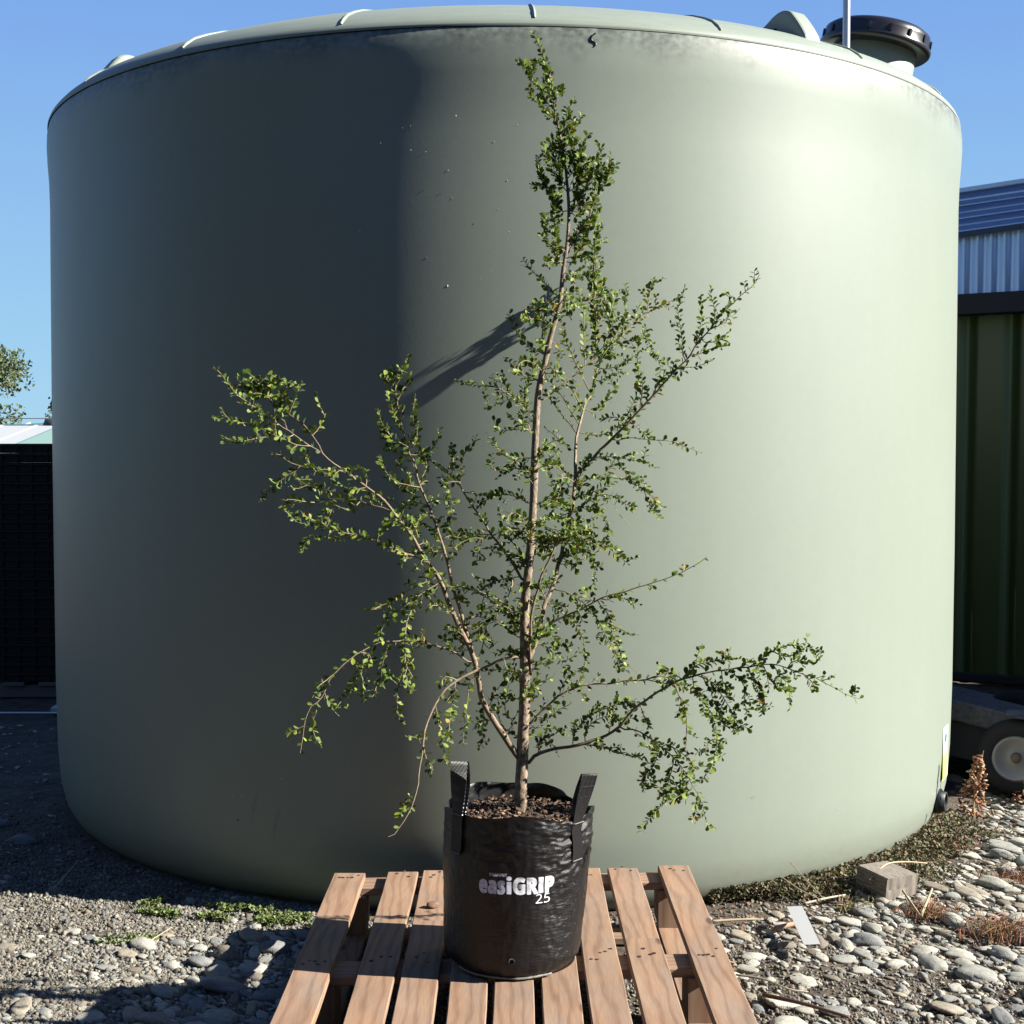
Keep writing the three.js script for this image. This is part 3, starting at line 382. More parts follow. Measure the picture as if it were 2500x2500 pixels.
// limbs of the potted tree: kind (0 trunk, 1 branch, 2 stub, 3 twig), owner, base and tip radius mm, leafiness, then x y z in mm from the trunk base
const LIMBS = [
[0,0,16.5,1.2,0.35,0,0,0,-1,38,-2,-3,97,-6,0,160,-10,2,220,-14,5,277,-18,6,366,-23,6,461,-29,7,536,-34,17,634,-40,24,731,-46,28,812,-52,30,893,-57,32,937,-59,39,1037,-66,53,1097,-70,68,1166,-74,88,1237,-79,97,1318,-84,106,1378,-88,111,1460,-93,106,1536,-98,100,1588,-101,90,1643,-104,78,1697,-108,73,1740,-110,66,1789,-113,48,1837,-117,27,1886,-120],
[1,1,7,5.2,0.15,6,402,-26,15,401,-29,26,425,-39,46,490,-64,53,525,-77,66,548,-86,83,602,-107,94,640,-121,104,693,-141,112,726,-153,125,759,-165,130,810,-183,133,860,-200],
[1,2,5,1,0.9,132,854,-198,136,919,-247,147,962,-280,165,1015,-320,178,1038,-338,190,1082,-371,205,1124,-401,225,1156,-427,263,1195,-463,287,1220,-485,336,1260,-526,387,1292,-564,432,1314,-595,455,1348,-620],
[1,3,3.2,1.5,1.4,205,1124,-401,200,1168,-458,203,1244,-550,206,1324,-643,211,1407,-735],
[3,3,1.5,0.7,1.5,206,1395,-650,206,1442,-650,211,1503,-650],
[1,5,5,0.9,0.55,131,832,-190,158,856,-187,187,889,-183,212,914,-179,254,955,-174,282,988,-170,315,1021,-165,338,1049,-162,375,1091,-156,403,1119,-152,422,1148,-149,455,1188,-144,483,1224,-139,515,1255,-135,539,1276,-132,558,1292,-129,570,1316,-127],
[1,6,5,2.5,0.1,6,362,-23,18,362,-22,18,425,-14,22,507,-5,38,579,4,57,628,10,70,657,14,78,683,17],
[1,7,9.5,1.2,0.22,0,160,-10,-22,194,-8,-48,233,-5,-78,278,-2,-97,320,1,-104,365,3,-111,403,6,-126,440,8,-144,478,11,-163,523,13,-181,564,16,-195,601,19,-214,627,20,-230,656,22,-219,634,24,-241,674,27,-263,708,29,-285,737,31,-310,770,34,-335,792,36,-357,807,38,-400,840,41,-436,865,44,-458,887,45,-493,909,48,-529,934,51,-554,952,53,-568,970,54,-562,988,55],
[1,8,6,1,0.5,-111,399,6,-123,447,2,-137,495,-2,-149,532,-6,-164,580,-10,-175,632,-14,-177,642,-15,-192,686,-18,-207,731,-22,-222,768,-25,-233,798,-28,-245,828,-30,-252,861,-33,-264,887,-35,-275,917,-38,-282,947,-40,-290,984,-43,-294,1014,-46,-298,1052,-49,-290,1089,-52],
[1,9,3,0.8,0.8,-458,887,45,-476,920,40,-488,934,37,-506,956,33,-533,975,28,-555,993,24,-578,1008,20,-596,1026,16,-612,1059,10],
[1,10,4.5,1,0.5,12,584,-37,3,585,-38,-16,617,-42,-39,653,-46,-75,698,-52,-91,727,-55,-121,766,-60,-144,805,-64,-163,828,-67,-187,853,-71,-225,876,-75,-252,891,-78],
[1,11,4.6,0.7,0.12,16,405,-30,-19,409,-15,-48,406,-1,-78,393,14,-114,381,32,-150,365,50,-175,346,66,-196,320,82,-210,293,97,-220,261,114,-224,228,131,-227,202,145,-231,170,161,-234,145,175,-243,114,192,-253,93,205,-269,69,221,-282,56,231,-293,54,237],
[1,12,5.5,0.7,0.45,0,159,-10,13,159,-9,32,179,-5,69,194,-1,116,202,5,163,218,11,196,231,15,228,255,20,255,289,25,283,313,29,324,343,36,361,362,41,411,380,47,461,390,53,519,398,61,573,404,67,605,397,71,636,386,76,672,373,80,708,354,86,739,338,90,765,330,93],
[1,13,2.6,0.8,0.9,224,252,19,228,246,21,256,247,26,288,234,34,315,212,41,347,186,49,373,155,58,391,125,66,409,89,74,417,54,82,426,30,87],
[1,14,4,0.8,0.5,4,254,-16,18,253,-17,46,281,-19,84,314,-21,117,333,-23,141,342,-24,193,345,-27,251,351,-30,294,353,-32,322,362,-33,351,355,-35,370,316,-37,385,277,-39,391,229,-41,389,180,-44,406,146,-46],
[1,15,3.2,0.7,0.3,39,466,-55,85,492,-50,124,512,-45,156,529,-42,195,549,-37,253,566,-31,317,586,-25,362,603,-20,406,626,-15,431,645,-12],
[1,16,3,0.8,1,-220,635,24,-259,653,33,-299,668,41,-334,685,49,-370,698,57,-405,706,65,-440,714,72,-475,721,80,-503,729,86,-530,751,93,-539,765,97],
[1,17,2.6,0.9,0.4,-290,744,32,-314,759,26,-344,766,20,-374,777,14,-416,780,6,-457,778,-2,-484,772,-8,-507,759,-13],
[1,18,2.2,0.8,0.7,-405,843,41,-443,849,45,-479,849,49,-508,858,52,-536,869,55,-554,887,58],
[1,19,3,0.8,0.4,-111,402,5,-122,400,9,-151,423,20,-181,436,29,-206,444,37,-238,455,48,-267,460,57,-295,457,66,-330,454,77,-358,440,87,-386,424,97,-410,404,107,-434,380,118,-443,353,128,-456,333,136,-477,317,144,-486,283,156,-489,243,169,-492,224,176],
[1,20,3,0.8,1,101,1346,-86,120,1382,-90,138,1413,-93,157,1437,-96,166,1477,-100,178,1523,-104,199,1553,-108,212,1596,-112],
[1,21,2,0.7,1.3,71,562,-92,76,560,-90,109,555,-76,135,540,-64,160,521,-52,182,487,-35,194,463,-23,213,426,-6,230,381,14],
[1,22,2.4,0.7,0.8,35,983,-62,19,984,-61,-1,1000,-58,-21,1020,-56,-49,1036,-52,-73,1046,-50,-113,1044,-46,-154,1057,-41],
[1,23,2.6,0.8,0.8,179,1041,-341,158,1081,-345,132,1138,-350,110,1186,-355,102,1239,-360],
[1,24,2.6,1,0.4,37,1013,-64,51,1013,-68,88,1045,-80,129,1074,-92,174,1120,-107,195,1144,-115,236,1166,-126],
[2,25,5.5,4.2,0.1,58,1119,-71,47,1121,-72,52,1185,-78,55,1218,-82,60,1258,-86,64,1283,-88],
[3,0,1.6,0.7,2.1,76,1720,-109,87,1721,-107,66,1737,-100,42,1750,-94,23,1764,-89,11,1788,-82,-7,1807,-76],
[3,0,1.6,0.7,2.1,80,1687,-107,72,1684,-104,54,1699,-94,35,1715,-84,20,1726,-76],
[3,0,1.6,0.7,2.1,103,1568,-100,90,1567,-101,75,1597,-104,72,1625,-107,71,1640,-108],
[3,0,1.6,0.7,2.1,108,1506,-96,83,1532,-78,65,1561,-60,51,1590,-43],
[3,0,1.6,0.7,2.1,111,1462,-93,90,1460,-93,78,1484,-92,60,1520,-92,43,1550,-91,39,1589,-91],
[3,0,1.6,0.7,2.1,103,1354,-86,87,1354,-83,79,1398,-75,76,1441,-67,77,1472,-61,71,1504,-55],
[3,0,1.6,0.7,2.1,87,1354,-83,87,1345,-79,71,1366,-65,56,1393,-49,54,1431,-29],
[3,0,1.6,0.7,2.1,110,1448,-92,126,1469,-91,144,1502,-89,162,1534,-88,177,1570,-86,187,1608,-84],
[3,20,1.6,0.7,2.1,164,1467,-99,179,1502,-77,187,1542,-54,186,1561,-44],
[3,0,1.6,0.7,2.1,110,1481,-94,120,1481,-93,132,1534,-87,137,1578,-81,143,1621,-76],
[3,0,1.6,0.7,2.1,96,1611,-102,104,1611,-99,110,1638,-84,122,1650,-75,120,1669,-65],
[3,0,1.6,0.7,2.1,89,1647,-105,96,1648,-101,103,1669,-90,106,1698,-75],
[3,0,1.6,0.7,2.1,105,1552,-99,117,1586,-94,120,1624,-89],
[3,0,1.6,0.7,2.1,101,1342,-85,120,1340,-91,139,1378,-102,161,1422,-114,179,1448,-123,189,1473,-130],
[3,3,1.6,0.7,2.1,206,1410,-650,206,1470,-627,214,1502,-614,227,1518,-606],
[3,0,1.6,0.7,2.1,117,1457,-92,129,1447,-87,144,1464,-79,155,1486,-71],
[3,0,1.6,0.7,2.1,105,1370,-87,129,1400,-90,150,1434,-93],
[3,0,1.6,0.7,2.1,73,1740,-110,60,1773,-123,57,1786,-128],
[3,0,1.6,0.7,2.1,74,1733,-110,87,1752,-111,96,1746,-111],
[3,0,1.6,0.7,2.1,68,1772,-112,60,1793,-109,43,1818,-104],
[3,0,1.6,0.7,2.1,77,1703,-108,60,1724,-119,48,1751,-130],
[3,0,1.6,0.7,2.1,84,1671,-106,90,1672,-103,72,1681,-92,56,1696,-80],
[3,0,1.6,0.7,2.1,100,1588,-101,87,1614,-109,85,1636,-116],
[3,0,1.6,0.7,2.1,106,1536,-98,120,1556,-91,128,1592,-81],
[3,0,1.6,0.7,2.1,108,1506,-96,129,1519,-85,149,1551,-69,159,1578,-56],
[3,0,1.6,0.7,2.1,107,1521,-97,90,1537,-86,86,1569,-71],
[3,20,1.6,0.7,2.1,180,1507,-74,197,1521,-69,202,1558,-60],
[3,0,1.6,0.7,1,90,1257,-80,68,1272,-87,50,1295,-94,24,1321,-104,1,1352,-113],
[3,25,1.6,0.7,1,50,1154,-75,47,1196,-59,31,1226,-46],
[3,25,1.6,0.7,1,53,1120,-72,23,1137,-73,-1,1157,-74,-21,1189,-75,-31,1221,-76],
[3,0,1.6,0.7,1,44,1059,-67,23,1065,-69,-1,1073,-71,-25,1097,-74,-45,1115,-77],
[3,22,1.6,0.7,1,-19,1018,-56,-49,1006,-50,-83,994,-44],
[3,22,1.6,0.7,1,-21,1020,-56,-37,1044,-55,-61,1068,-55],
[3,0,1.6,0.7,1,34,972,-62,23,972,-56,7,1015,-34,18,1054,-14,26,1092,6,30,1122,21],
[3,0,1.6,0.7,1,32,942,-60,3,944,-46,7,995,-20,10,1033,-1],
[3,0,1.6,0.7,1,23,943,-55,3,944,-49,-33,942,-36,-63,942,-26],
[3,0,1.6,0.7,1,18,943,-53,19,952,-54,-9,960,-58,-37,980,-62],
[3,0,1.6,0.7,1,30,876,-56,-1,876,-52,-37,880,-48,-61,904,-43,-81,932,-39],
[3,0,1.6,0.7,1,29,844,-54,19,844,-51,-17,852,-43,-53,844,-34,-73,856,-29,-82,866,-26],
[3,24,1.6,0.7,1,150,1096,-99,149,1159,-101,147,1220,-103,145,1269,-105],
[3,2,1.6,0.7,1,188,1076,-366,199,1073,-365,233,1091,-362,272,1095,-358],
[3,2,1.6,0.7,1,200,1110,-391,213,1105,-388,256,1114,-378,282,1122,-371],
[3,2,1.6,0.7,1,160,1001,-310,187,993,-316,218,1028,-326,236,1054,-333,253,1081,-340],
[3,2,1.6,0.7,1,340,1262,-529,346,1298,-533,358,1362,-542],
[3,2,1.6,0.7,1,270,1203,-470,275,1279,-448,274,1330,-434],
[3,2,1.6,0.7,1,363,1277,-546,368,1317,-547],
[3,2,1.6,0.7,1,301,1231,-497,308,1271,-496],
[3,24,1.6,0.7,1,215,1155,-120,212,1216,-139,230,1279,-159],
[3,3,1.6,0.7,1,202,1218,-519,222,1265,-527,241,1335,-538],
[3,2,1.6,0.7,1,268,1200,-467,281,1187,-463,303,1186,-458,329,1194,-451,351,1149,-440,366,1122,-433,360,1068,-420],
[3,5,1.6,0.7,1,265,968,-172,257,976,-176,280,1022,-197,290,1065,-214,288,1129,-240,293,1164,-253,311,1204,-270],
[3,5,1.6,0.7,1,288,994,-169,292,1041,-149,288,1085,-130],
[3,5,1.6,0.7,1,397,1113,-153,391,1119,-152,388,1163,-146,381,1204,-141,374,1244,-136],
[3,5,1.6,0.7,1,417,1140,-150,432,1177,-157,437,1227,-167,436,1273,-176],
[3,5,1.6,0.7,1,455,1187,-144,465,1215,-132,454,1261,-113,447,1269,-109],
[3,5,1.6,0.7,1,482,1222,-140,499,1248,-138,502,1268,-136],
[3,5,1.6,0.7,1,435,1162,-147,442,1155,-142,469,1158,-127,495,1166,-112],
[3,5,1.6,0.7,1,410,1129,-151,419,1123,-152,457,1140,-157,499,1148,-162],
[3,5,1.6,0.7,1,453,1185,-144,485,1201,-151,510,1205,-156],
[3,5,1.6,0.7,1,493,1234,-138,499,1228,-138,523,1232,-139],
[3,5,1.6,0.7,1,538,1275,-132,535,1299,-139],
[3,5,1.6,0.7,1,315,1021,-165,341,1070,-152,381,1094,-141,421,1093,-132],
[3,5,1.6,0.7,1,361,1075,-158,371,1111,-163],
[3,2,1.6,0.7,1,142,941,-264,167,936,-265,218,940,-268,248,957,-269,282,979,-271],
[3,5,1.6,0.7,1,264,966,-172,286,947,-173,303,934,-174,324,918,-174],
[3,5,1.6,0.7,1,253,955,-174,224,976,-171,190,963,-167],
[3,0,1.6,0.7,1,95,1300,-83,112,1299,-87,136,1320,-96,153,1337,-103],
[3,0,1.6,0.7,1,91,1268,-81,108,1266,-87,121,1240,-99,113,1213,-110],
[3,23,1.6,0.7,1,102,1239,-360,123,1247,-358,132,1269,-357],
[3,0,1.6,0.7,1,66,1154,-73,71,1153,-74,88,1129,-77,84,1098,-81],
[3,0,1.6,0.7,1,54,1097,-70,79,1080,-55,90,1055,-42],
[3,24,1.6,0.7,1,195,1144,-115,215,1190,-122,236,1223,-127],
[3,24,1.6,0.7,1,219,1157,-121,236,1190,-125,261,1211,-128],
[3,2,2,0.7,0.5,140,936,-260,95,996,-291,57,1049,-317,45,1116,-344],
[3,2,2,0.7,0.5,146,958,-277,121,1001,-289,87,1057,-305,57,1088,-316],
[3,2,2,0.7,0.5,158,993,-304,121,1056,-286,77,1098,-271,56,1119,-264],
[3,2,2,0.7,0.5,135,895,-229,125,895,-228,84,931,-220,59,948,-215],
[3,5,1.8,0.7,0.5,220,922,-178,224,918,-178,266,926,-174,311,920,-169,356,918,-165,401,903,-160,438,887,-156],
[3,1,1.6,0.7,1.05,129,802,-180,157,857,-187,181,877,-191,215,880,-194,249,874,-198,284,870,-202,311,863,-205,332,850,-208],
[3,1,1.6,0.7,1.05,128,793,-177,155,823,-156,188,830,-139,226,827,-119,258,824,-102,290,815,-84,302,805,-75],
[3,1,1.6,0.7,1.05,127,783,-173,163,789,-170,197,803,-167,230,820,-164],
[3,1,1.6,0.7,1.05,124,757,-164,136,753,-160,162,773,-148,194,787,-134,227,781,-122,259,761,-108,278,758,-100],
[3,1,1.6,0.7,1.05,260,824,-101,258,818,-98,280,805,-87,296,795,-79,314,776,-67,333,761,-57],
[3,1,1.6,0.7,1.05,291,798,-81,301,772,-68,316,750,-54,325,734,-45],
[3,1,1.6,0.7,1.05,144,759,-156,149,753,-158,176,746,-163,204,725,-170,214,698,-176,208,674,-181],
[3,1,1.6,0.7,1.05,106,698,-142,115,696,-139,147,681,-124,177,668,-110,202,665,-99,225,646,-87,253,625,-72],
[3,1,1.6,0.7,1.05,152,679,-121,147,668,-118,167,645,-109,174,612,-99,172,571,-86,168,545,-79],
[3,1,1.6,0.7,1.05,108,698,-141,128,707,-138,154,693,-133,181,687,-129],
[3,15,1.6,0.7,1.05,178,540,-39,182,532,-42,206,501,-54,217,454,-68,235,415,-81,249,363,-97],
[3,15,1.6,0.7,1.05,211,481,-60,229,472,-51,244,464,-42],
[3,15,1.6,0.7,1.05,186,544,-38,189,539,-38,221,549,-34,259,540,-30],
[3,1,1.6,0.7,1.05,56,530,-79,93,508,-79,119,485,-79,139,462,-79,149,432,-79,151,399,-79,146,359,-79,136,336,-79],
[3,0,1.6,0.7,1.05,26,768,-49,16,768,-52,-6,782,-61,-32,790,-70,-62,792,-79,-85,775,-89,-105,758,-97],
[3,10,1.6,0.7,1.05,-14,614,-41,-3,620,-45,-6,649,-53,-29,684,-64,-46,710,-72,-49,742,-81],
[3,10,1.6,0.7,1.05,-72,694,-51,-111,697,-63,-144,700,-73,-171,690,-82],
[3,10,1.6,0.7,1.05,-80,695,-54,-81,685,-51,-120,686,-41,-152,670,-31,-168,664,-26],
[3,10,1.6,0.7,1.05,-94,685,-48,-104,659,-44,-110,624,-39],
[3,10,1.6,0.7,1.05,-4,596,-39,-45,592,-31,-78,583,-25,-103,564,-19,-126,571,-14],
[3,0,1.6,0.7,1.05,-45,520,-33,-78,542,-46,-111,560,-59,-137,566,-67],
[3,0,1.6,0.7,1.05,6,452,-29,-6,452,-34,-39,472,-50,-72,490,-65,-105,499,-79],
[3,0,1.6,0.7,1.05,6,471,-30,-6,472,-25,-26,507,-10,-39,534,1],
[3,1,1.6,0.7,1.05,102,681,-136,108,680,-134,81,694,-123,60,708,-115,47,721,-108],
[3,1,1.6,0.7,1.05,98,661,-129,104,660,-127,127,648,-119,147,675,-109],
[3,1,1.6,0.7,1.05,94,641,-122,117,618,-112,136,602,-104],
[3,6,1.6,0.7,1.05,78,683,17,76,689,18,57,689,19,41,702,20],
[3,1,1.6,0.7,1.05,120,745,-160,92,732,-161,68,736,-162,45,726,-163],
[3,1,1.6,0.7,1.05,130,805,-181,116,806,-177,95,783,-169,75,773,-163,48,760,-155],
[3,1,1.6,0.7,1.05,131,832,-191,113,833,-181,89,850,-166,68,867,-153,58,840,-138],
[3,1,1.6,0.7,1.05,116,806,-177,116,816,-176,89,813,-173,68,833,-169,65,860,-166],
[3,1,1.6,0.7,1.05,31,440,-44,39,437,-43,65,425,-37,91,403,-31,107,374,-25,113,343,-19],
[3,1,1.6,0.7,1.05,250,825,-106,252,847,-106,265,827,-107,279,818,-107],
[3,1,1.6,0.7,1.05,233,877,-196,247,853,-207,261,836,-215],
[3,1,1.6,0.7,1.05,191,830,-137,211,847,-141,228,864,-144],
[3,1,1.6,0.7,1.05,163,774,-147,182,763,-146,195,746,-146],
[3,15,1.6,0.7,1.05,168,535,-40,156,552,-42,137,565,-43],
[3,15,1.6,0.7,1.05,130,516,-45,134,509,-45,144,489,-48],
[3,0,1.6,0.7,1.05,19,650,-41,7,641,-34,-7,619,-21],
[3,0,1.6,0.7,1.05,20,667,-42,33,666,-47,46,681,-54,43,698,-60],
[3,0,1.6,0.7,1.05,18,647,-41,26,646,-43,52,659,-49,65,652,-53],
[3,1,1.6,0.7,1.05,70,560,-91,60,563,-95,80,576,-102,94,595,-110],
[3,6,1.6,0.7,1.05,50,608,8,57,605,6,45,617,1],
[3,10,1.6,0.7,1.05,-16,617,-42,-32,601,-38,-45,569,-33],
[3,10,1.6,0.7,1.05,-39,653,-46,-58,666,-42,-71,660,-40],
[3,10,1.6,0.7,1.05,-60,680,-49,-52,699,-40,-39,709,-33],
[3,0,1.6,0.7,1.05,-90,548,-51,-95,528,-52,-88,508,-54],
[3,0,2.4,0.7,0.25,22,705,-45,3,722,-33,-26,729,-18],
[3,10,2.4,0.7,0.25,-24,594,-36,-23,585,-31,-32,558,-17,-52,524,3,-61,503,15],
[3,0,2.4,0.7,0.25,-79,492,-68,-88,462,-57,-94,430,-46,-104,396,-33],
[3,1,0.9,0.7,0,232,778,-120,223,764,-114,232,741,-104,261,712,-89],
[3,21,0.9,0.7,0,213,426,-6,250,392,5,269,374,10],
[3,7,1.6,0.7,1,-554,952,53,-577,952,66,-610,955,84,-639,956,101,-664,968,117,-671,989,129],
[3,7,1.6,0.7,1,-522,929,50,-525,923,54,-564,923,78,-606,919,105,-641,913,127,-668,927,147],
[3,7,1.6,0.7,1,-565,966,54,-578,968,60,-598,984,71,-617,1001,82,-643,1019,96,-658,1043,109,-673,1065,121],
[3,9,1.6,0.7,1,-547,986,25,-544,1025,43,-528,1042,54],
[3,9,1.6,0.7,1,-536,978,27,-520,1018,35,-502,1052,43],
[3,9,1.6,0.7,1,-571,1003,21,-561,1018,30],
[3,9,1.6,0.7,1,-482,927,38,-477,931,36,-463,953,28,-453,979,19],
[3,9,1.6,0.7,1,-587,1017,18,-582,1041,16],
[3,7,1.6,0.7,1,-483,903,47,-513,905,60,-540,919,74,-563,930,85,-566,940,90],
[3,7,1.6,0.7,1,-561,952,56,-563,973,63,-551,984,68],
[3,7,1.6,0.7,1,-538,940,51,-542,963,56],
[3,7,1.6,0.7,1,-611,997,79,-613,980,82],
[3,7,1.6,0.7,1,-597,954,77,-595,973,85],
[3,7,1.6,0.7,1,-599,919,101,-597,944,93],
[3,18,1.6,0.7,1,-450,849,46,-451,840,42,-482,847,28],
[3,18,1.6,0.7,1,-508,858,52,-511,851,53,-536,836,55,-565,814,58,-583,796,61,-595,787,62],
[3,18,1.6,0.7,1,-475,845,32,-496,872,34,-503,880,35],
[3,18,1.6,0.7,1,-451,840,42,-443,840,45,-435,822,55,-427,814,59],
[3,18,1.6,0.7,1,-529,840,55,-498,818,71,-467,808,85,-429,801,102],
[3,18,1.6,0.7,1,-487,815,76,-510,804,82,-524,811,85],
[3,7,1.6,0.7,1,-359,808,38,-385,803,46,-410,785,55],
[3,7,1.6,0.7,1,-360,809,38,-357,814,36,-361,836,30,-365,854,25,-377,852,22],
[3,17,1.6,0.7,1,-484,772,-8,-515,776,5,-543,781,17,-549,762,25,-537,741,34],
[3,16,1.6,0.7,1,-440,714,72,-460,732,88,-486,737,103],
[3,16,1.6,0.7,1,-398,704,63,-417,694,55,-452,690,42,-494,693,25,-507,670,15,-510,657,10],
[3,16,1.6,0.7,1,-262,654,33,-277,642,34,-276,627,34],
[3,16,1.6,0.7,1,-334,685,49,-326,706,58,-296,724,72,-277,736,81],
[3,16,1.6,0.7,1,-447,720,77,-439,728,77,-443,757,78],
[3,17,1.6,0.7,1,-374,777,14,-395,759,29,-418,763,43],
[3,17,1.6,0.7,1,-416,780,6,-442,758,6,-464,740,7],
[3,8,1.6,0.7,1.1,-294,1014,-46,-314,1052,-63,-334,1083,-78],
[3,8,1.6,0.7,1.1,-293,1010,-45,-276,1048,-58,-262,1075,-68],
[3,8,1.6,0.7,1.1,-297,1040,-48,-305,1067,-52,-302,1089,-55],
[3,8,1.6,0.7,1.1,-297,1048,-48,-282,1073,-40,-278,1088,-35],
[3,8,1.6,0.7,1.1,-282,943,-40,-300,984,-32,-311,1013,-26],
[3,8,1.6,0.7,1.1,-266,893,-36,-260,895,-33,-303,924,-13,-320,946,-2,-330,968,7],
[3,8,1.6,0.7,1.1,-261,881,-35,-298,887,-43,-317,910,-49,-333,947,-58],
[3,8,1.6,0.7,1.1,-261,895,-33,-256,902,-33,-245,932,-32,-256,969,-32,-250,1010,-31],
[3,8,1.6,0.7,1.1,-271,907,-37,-264,910,-39,-246,947,-48],
[3,8,1.6,0.7,1.1,-281,940,-40,-297,958,-34],
[3,8,1.6,0.7,1.1,-237,807,-29,-273,813,-16,-302,824,-6,-320,850,4,-326,880,14],
[3,8,1.6,0.7,1.1,-230,788,-27,-245,783,-31,-272,801,-39,-298,812,-47],
[3,8,1.6,0.7,1.1,-247,836,-31,-279,850,-46,-299,872,-58],
[3,8,1.6,0.7,1.1,-241,819,-30,-227,850,-40,-227,876,-48],
[3,8,1.6,0.7,1.1,-262,883,-35,-223,887,-45,-205,906,-52,-196,927,-57],
[3,10,1.6,0.7,1.1,-223,875,-75,-203,857,-82,-180,842,-89],
[3,8,1.6,0.7,1.1,-221,765,-25,-249,772,-30,-279,764,-36,-313,779,-43],
[3,8,1.6,0.7,1.1,-223,770,-25,-192,780,-15,-169,776,-8,-147,773,-1],
[3,8,1.6,0.7,1.1,-191,682,-18,-211,705,-17,-233,724,-16],
[3,8,1.6,0.7,1.1,-166,776,-7,-165,754,-3,-169,725,3,-176,703,8],
[3,8,1.6,0.7,1.1,-212,744,-23,-225,750,-16,-246,725,2,-242,696,18],
[3,10,1.6,0.7,1.1,-148,810,-65,-141,816,-61,-171,820,-45,-193,813,-33],
[3,10,1.6,0.7,1.1,-171,836,-68,-164,842,-66,-164,872,-58,-165,910,-48],
[3,10,1.6,0.7,1.1,-149,812,-65,-145,854,-53,-133,891,-42,-111,906,-34],
[3,10,1.6,0.7,1.1,-137,795,-63,-104,789,-68,-66,789,-73,-29,791,-78],
[3,0,1.6,0.7,1.1,-105,758,-97,-90,777,-107,-63,788,-118],
[3,8,1.6,0.7,1.1,-220,747,-19,-199,731,-16,-184,739,-15],
[3,8,1.6,0.7,1.1,-192,686,-18,-170,693,-27,-148,689,-36],
[3,8,1.6,0.7,1.1,-185,664,-16,-208,656,-27,-223,667,-35],
[3,7,1.6,0.7,1.1,-241,674,27,-220,678,18,-206,658,8],
[3,7,1.6,0.7,1.1,-219,634,24,-205,608,30,-190,616,33],
[3,8,1.6,0.7,1.1,-242,696,17,-252,726,28,-259,744,34],
[3,7,1.6,0.7,0.8,-196,602,19,-203,597,21,-239,584,34,-271,567,46,-302,546,59,-334,535,71],
[3,7,1.6,0.7,0.8,-190,588,18,-235,562,37,-267,538,52,-302,511,68,-319,490,78,-329,459,91,-339,460,95],
[3,7,1.6,0.7,0.8,-238,560,38,-242,566,40,-252,531,54,-262,506,64,-268,458,82,-267,423,94,-256,396,105,-246,379,112],
[3,7,1.6,0.7,0.8,-222,569,31,-210,547,29,-201,532,28],
[3,19,1.6,0.7,0.8,-295,457,66,-310,440,58,-323,401,44,-324,362,31,-325,343,25],
[3,19,1.6,0.7,0.8,-445,351,129,-434,319,119,-420,300,112],
[3,19,1.6,0.7,0.8,-463,327,139,-459,323,139,-470,281,142,-463,252,145,-448,233,146],
[3,19,1.6,0.7,0.8,-388,422,98,-368,394,94,-362,354,90,-359,324,87],
[3,19,1.6,0.7,0.8,-363,438,88,-358,429,86,-370,407,80,-382,369,70,-394,342,63,-421,315,54],
[3,19,1.6,0.7,0.8,-425,389,114,-450,368,131],
[3,7,1.6,0.7,0.8,-268,458,81,-269,413,76,-280,369,71,-288,332,67,-285,294,63,-281,268,60],
[3,19,1.6,0.7,0.8,-259,459,54,-249,431,44,-239,451,35],
[3,7,1.6,0.7,0.8,-276,386,73,-269,384,72,-259,349,63,-256,336,60],
[3,19,1.6,0.7,0.8,-324,362,31,-335,362,29,-340,327,22],
[3,7,1.6,0.7,0.8,-283,357,70,-306,373,72,-309,358,73],
[3,11,1.6,0.7,0.8,-154,362,53,-160,314,72,-167,264,93,-166,233,105],
[3,11,1.6,0.7,0.8,-199,314,85,-190,267,74,-183,221,63,-176,182,54],
[3,11,1.6,0.7,0.8,-223,234,128,-218,204,135,-204,187,140,-204,170,144],
[3,11,1.6,0.7,0.8,-180,202,59,-180,178,53,-169,170,50],
[3,11,1.6,0.7,0.8,-236,138,179,-255,119,168,-267,98,159,-275,74,149],
[3,11,1.6,0.7,0.8,-216,273,108,-227,246,112,-234,239,114],
[3,7,1.6,0.7,0.8,-105,369,4,-122,358,7,-126,322,12,-133,278,19,-137,210,29],
[3,7,1.6,0.7,0.8,-98,327,1,-93,295,-11,-90,263,-22,-94,206,-43,-79,201,-49],
[3,7,1.6,0.7,0.8,-67,262,-3,-104,258,-9,-116,235,-14],
[3,11,1.6,0.7,0.8,-43,406,-3,-41,395,1,-22,370,13,-8,360,20],
[3,10,1.6,0.7,0.8,-44,537,-5,-85,560,15,-114,572,28],
[3,10,1.6,0.7,0.8,-114,572,28,-136,581,38,-175,582,54],
[3,0,1.6,0.7,0.8,-4,472,-26,-26,494,-38,-49,527,-52],
[3,8,1.6,0.7,0.8,-119,432,3,-145,424,-4,-175,430,-12],
[3,11,1.6,0.7,0.8,-150,365,50,-175,375,61,-193,358,72],
[3,19,1.6,0.7,0.8,-358,429,86,-351,433,84,-359,406,76,-375,376,67],
[3,19,1.6,0.7,0.8,-368,435,90,-348,429,81,-345,413,74],
[3,7,1.6,0.7,0.8,-221,590,28,-224,598,27,-232,609,26,-217,616,24],
[3,7,1.6,0.7,0.8,-191,589,18,-203,568,23,-224,554,28],
[3,7,1.6,0.7,0.8,-291,553,55,-307,531,55,-310,505,55],
[3,7,1.6,0.7,0.8,-271,535,54,-259,550,61,-240,540,70],
[3,0,1.6,0.7,0.8,-105,499,-79,-132,491,-63,-135,470,-51],
[3,0,1.6,0.7,0.8,-102,498,-77,-80,488,-87,-64,503,-96],
[3,0,1.6,0.7,0.8,-92,440,-49,-79,425,-51,-64,436,-53],
[3,0,1.6,0.7,0.8,-101,407,-37,-135,381,-36,-139,355,-35],
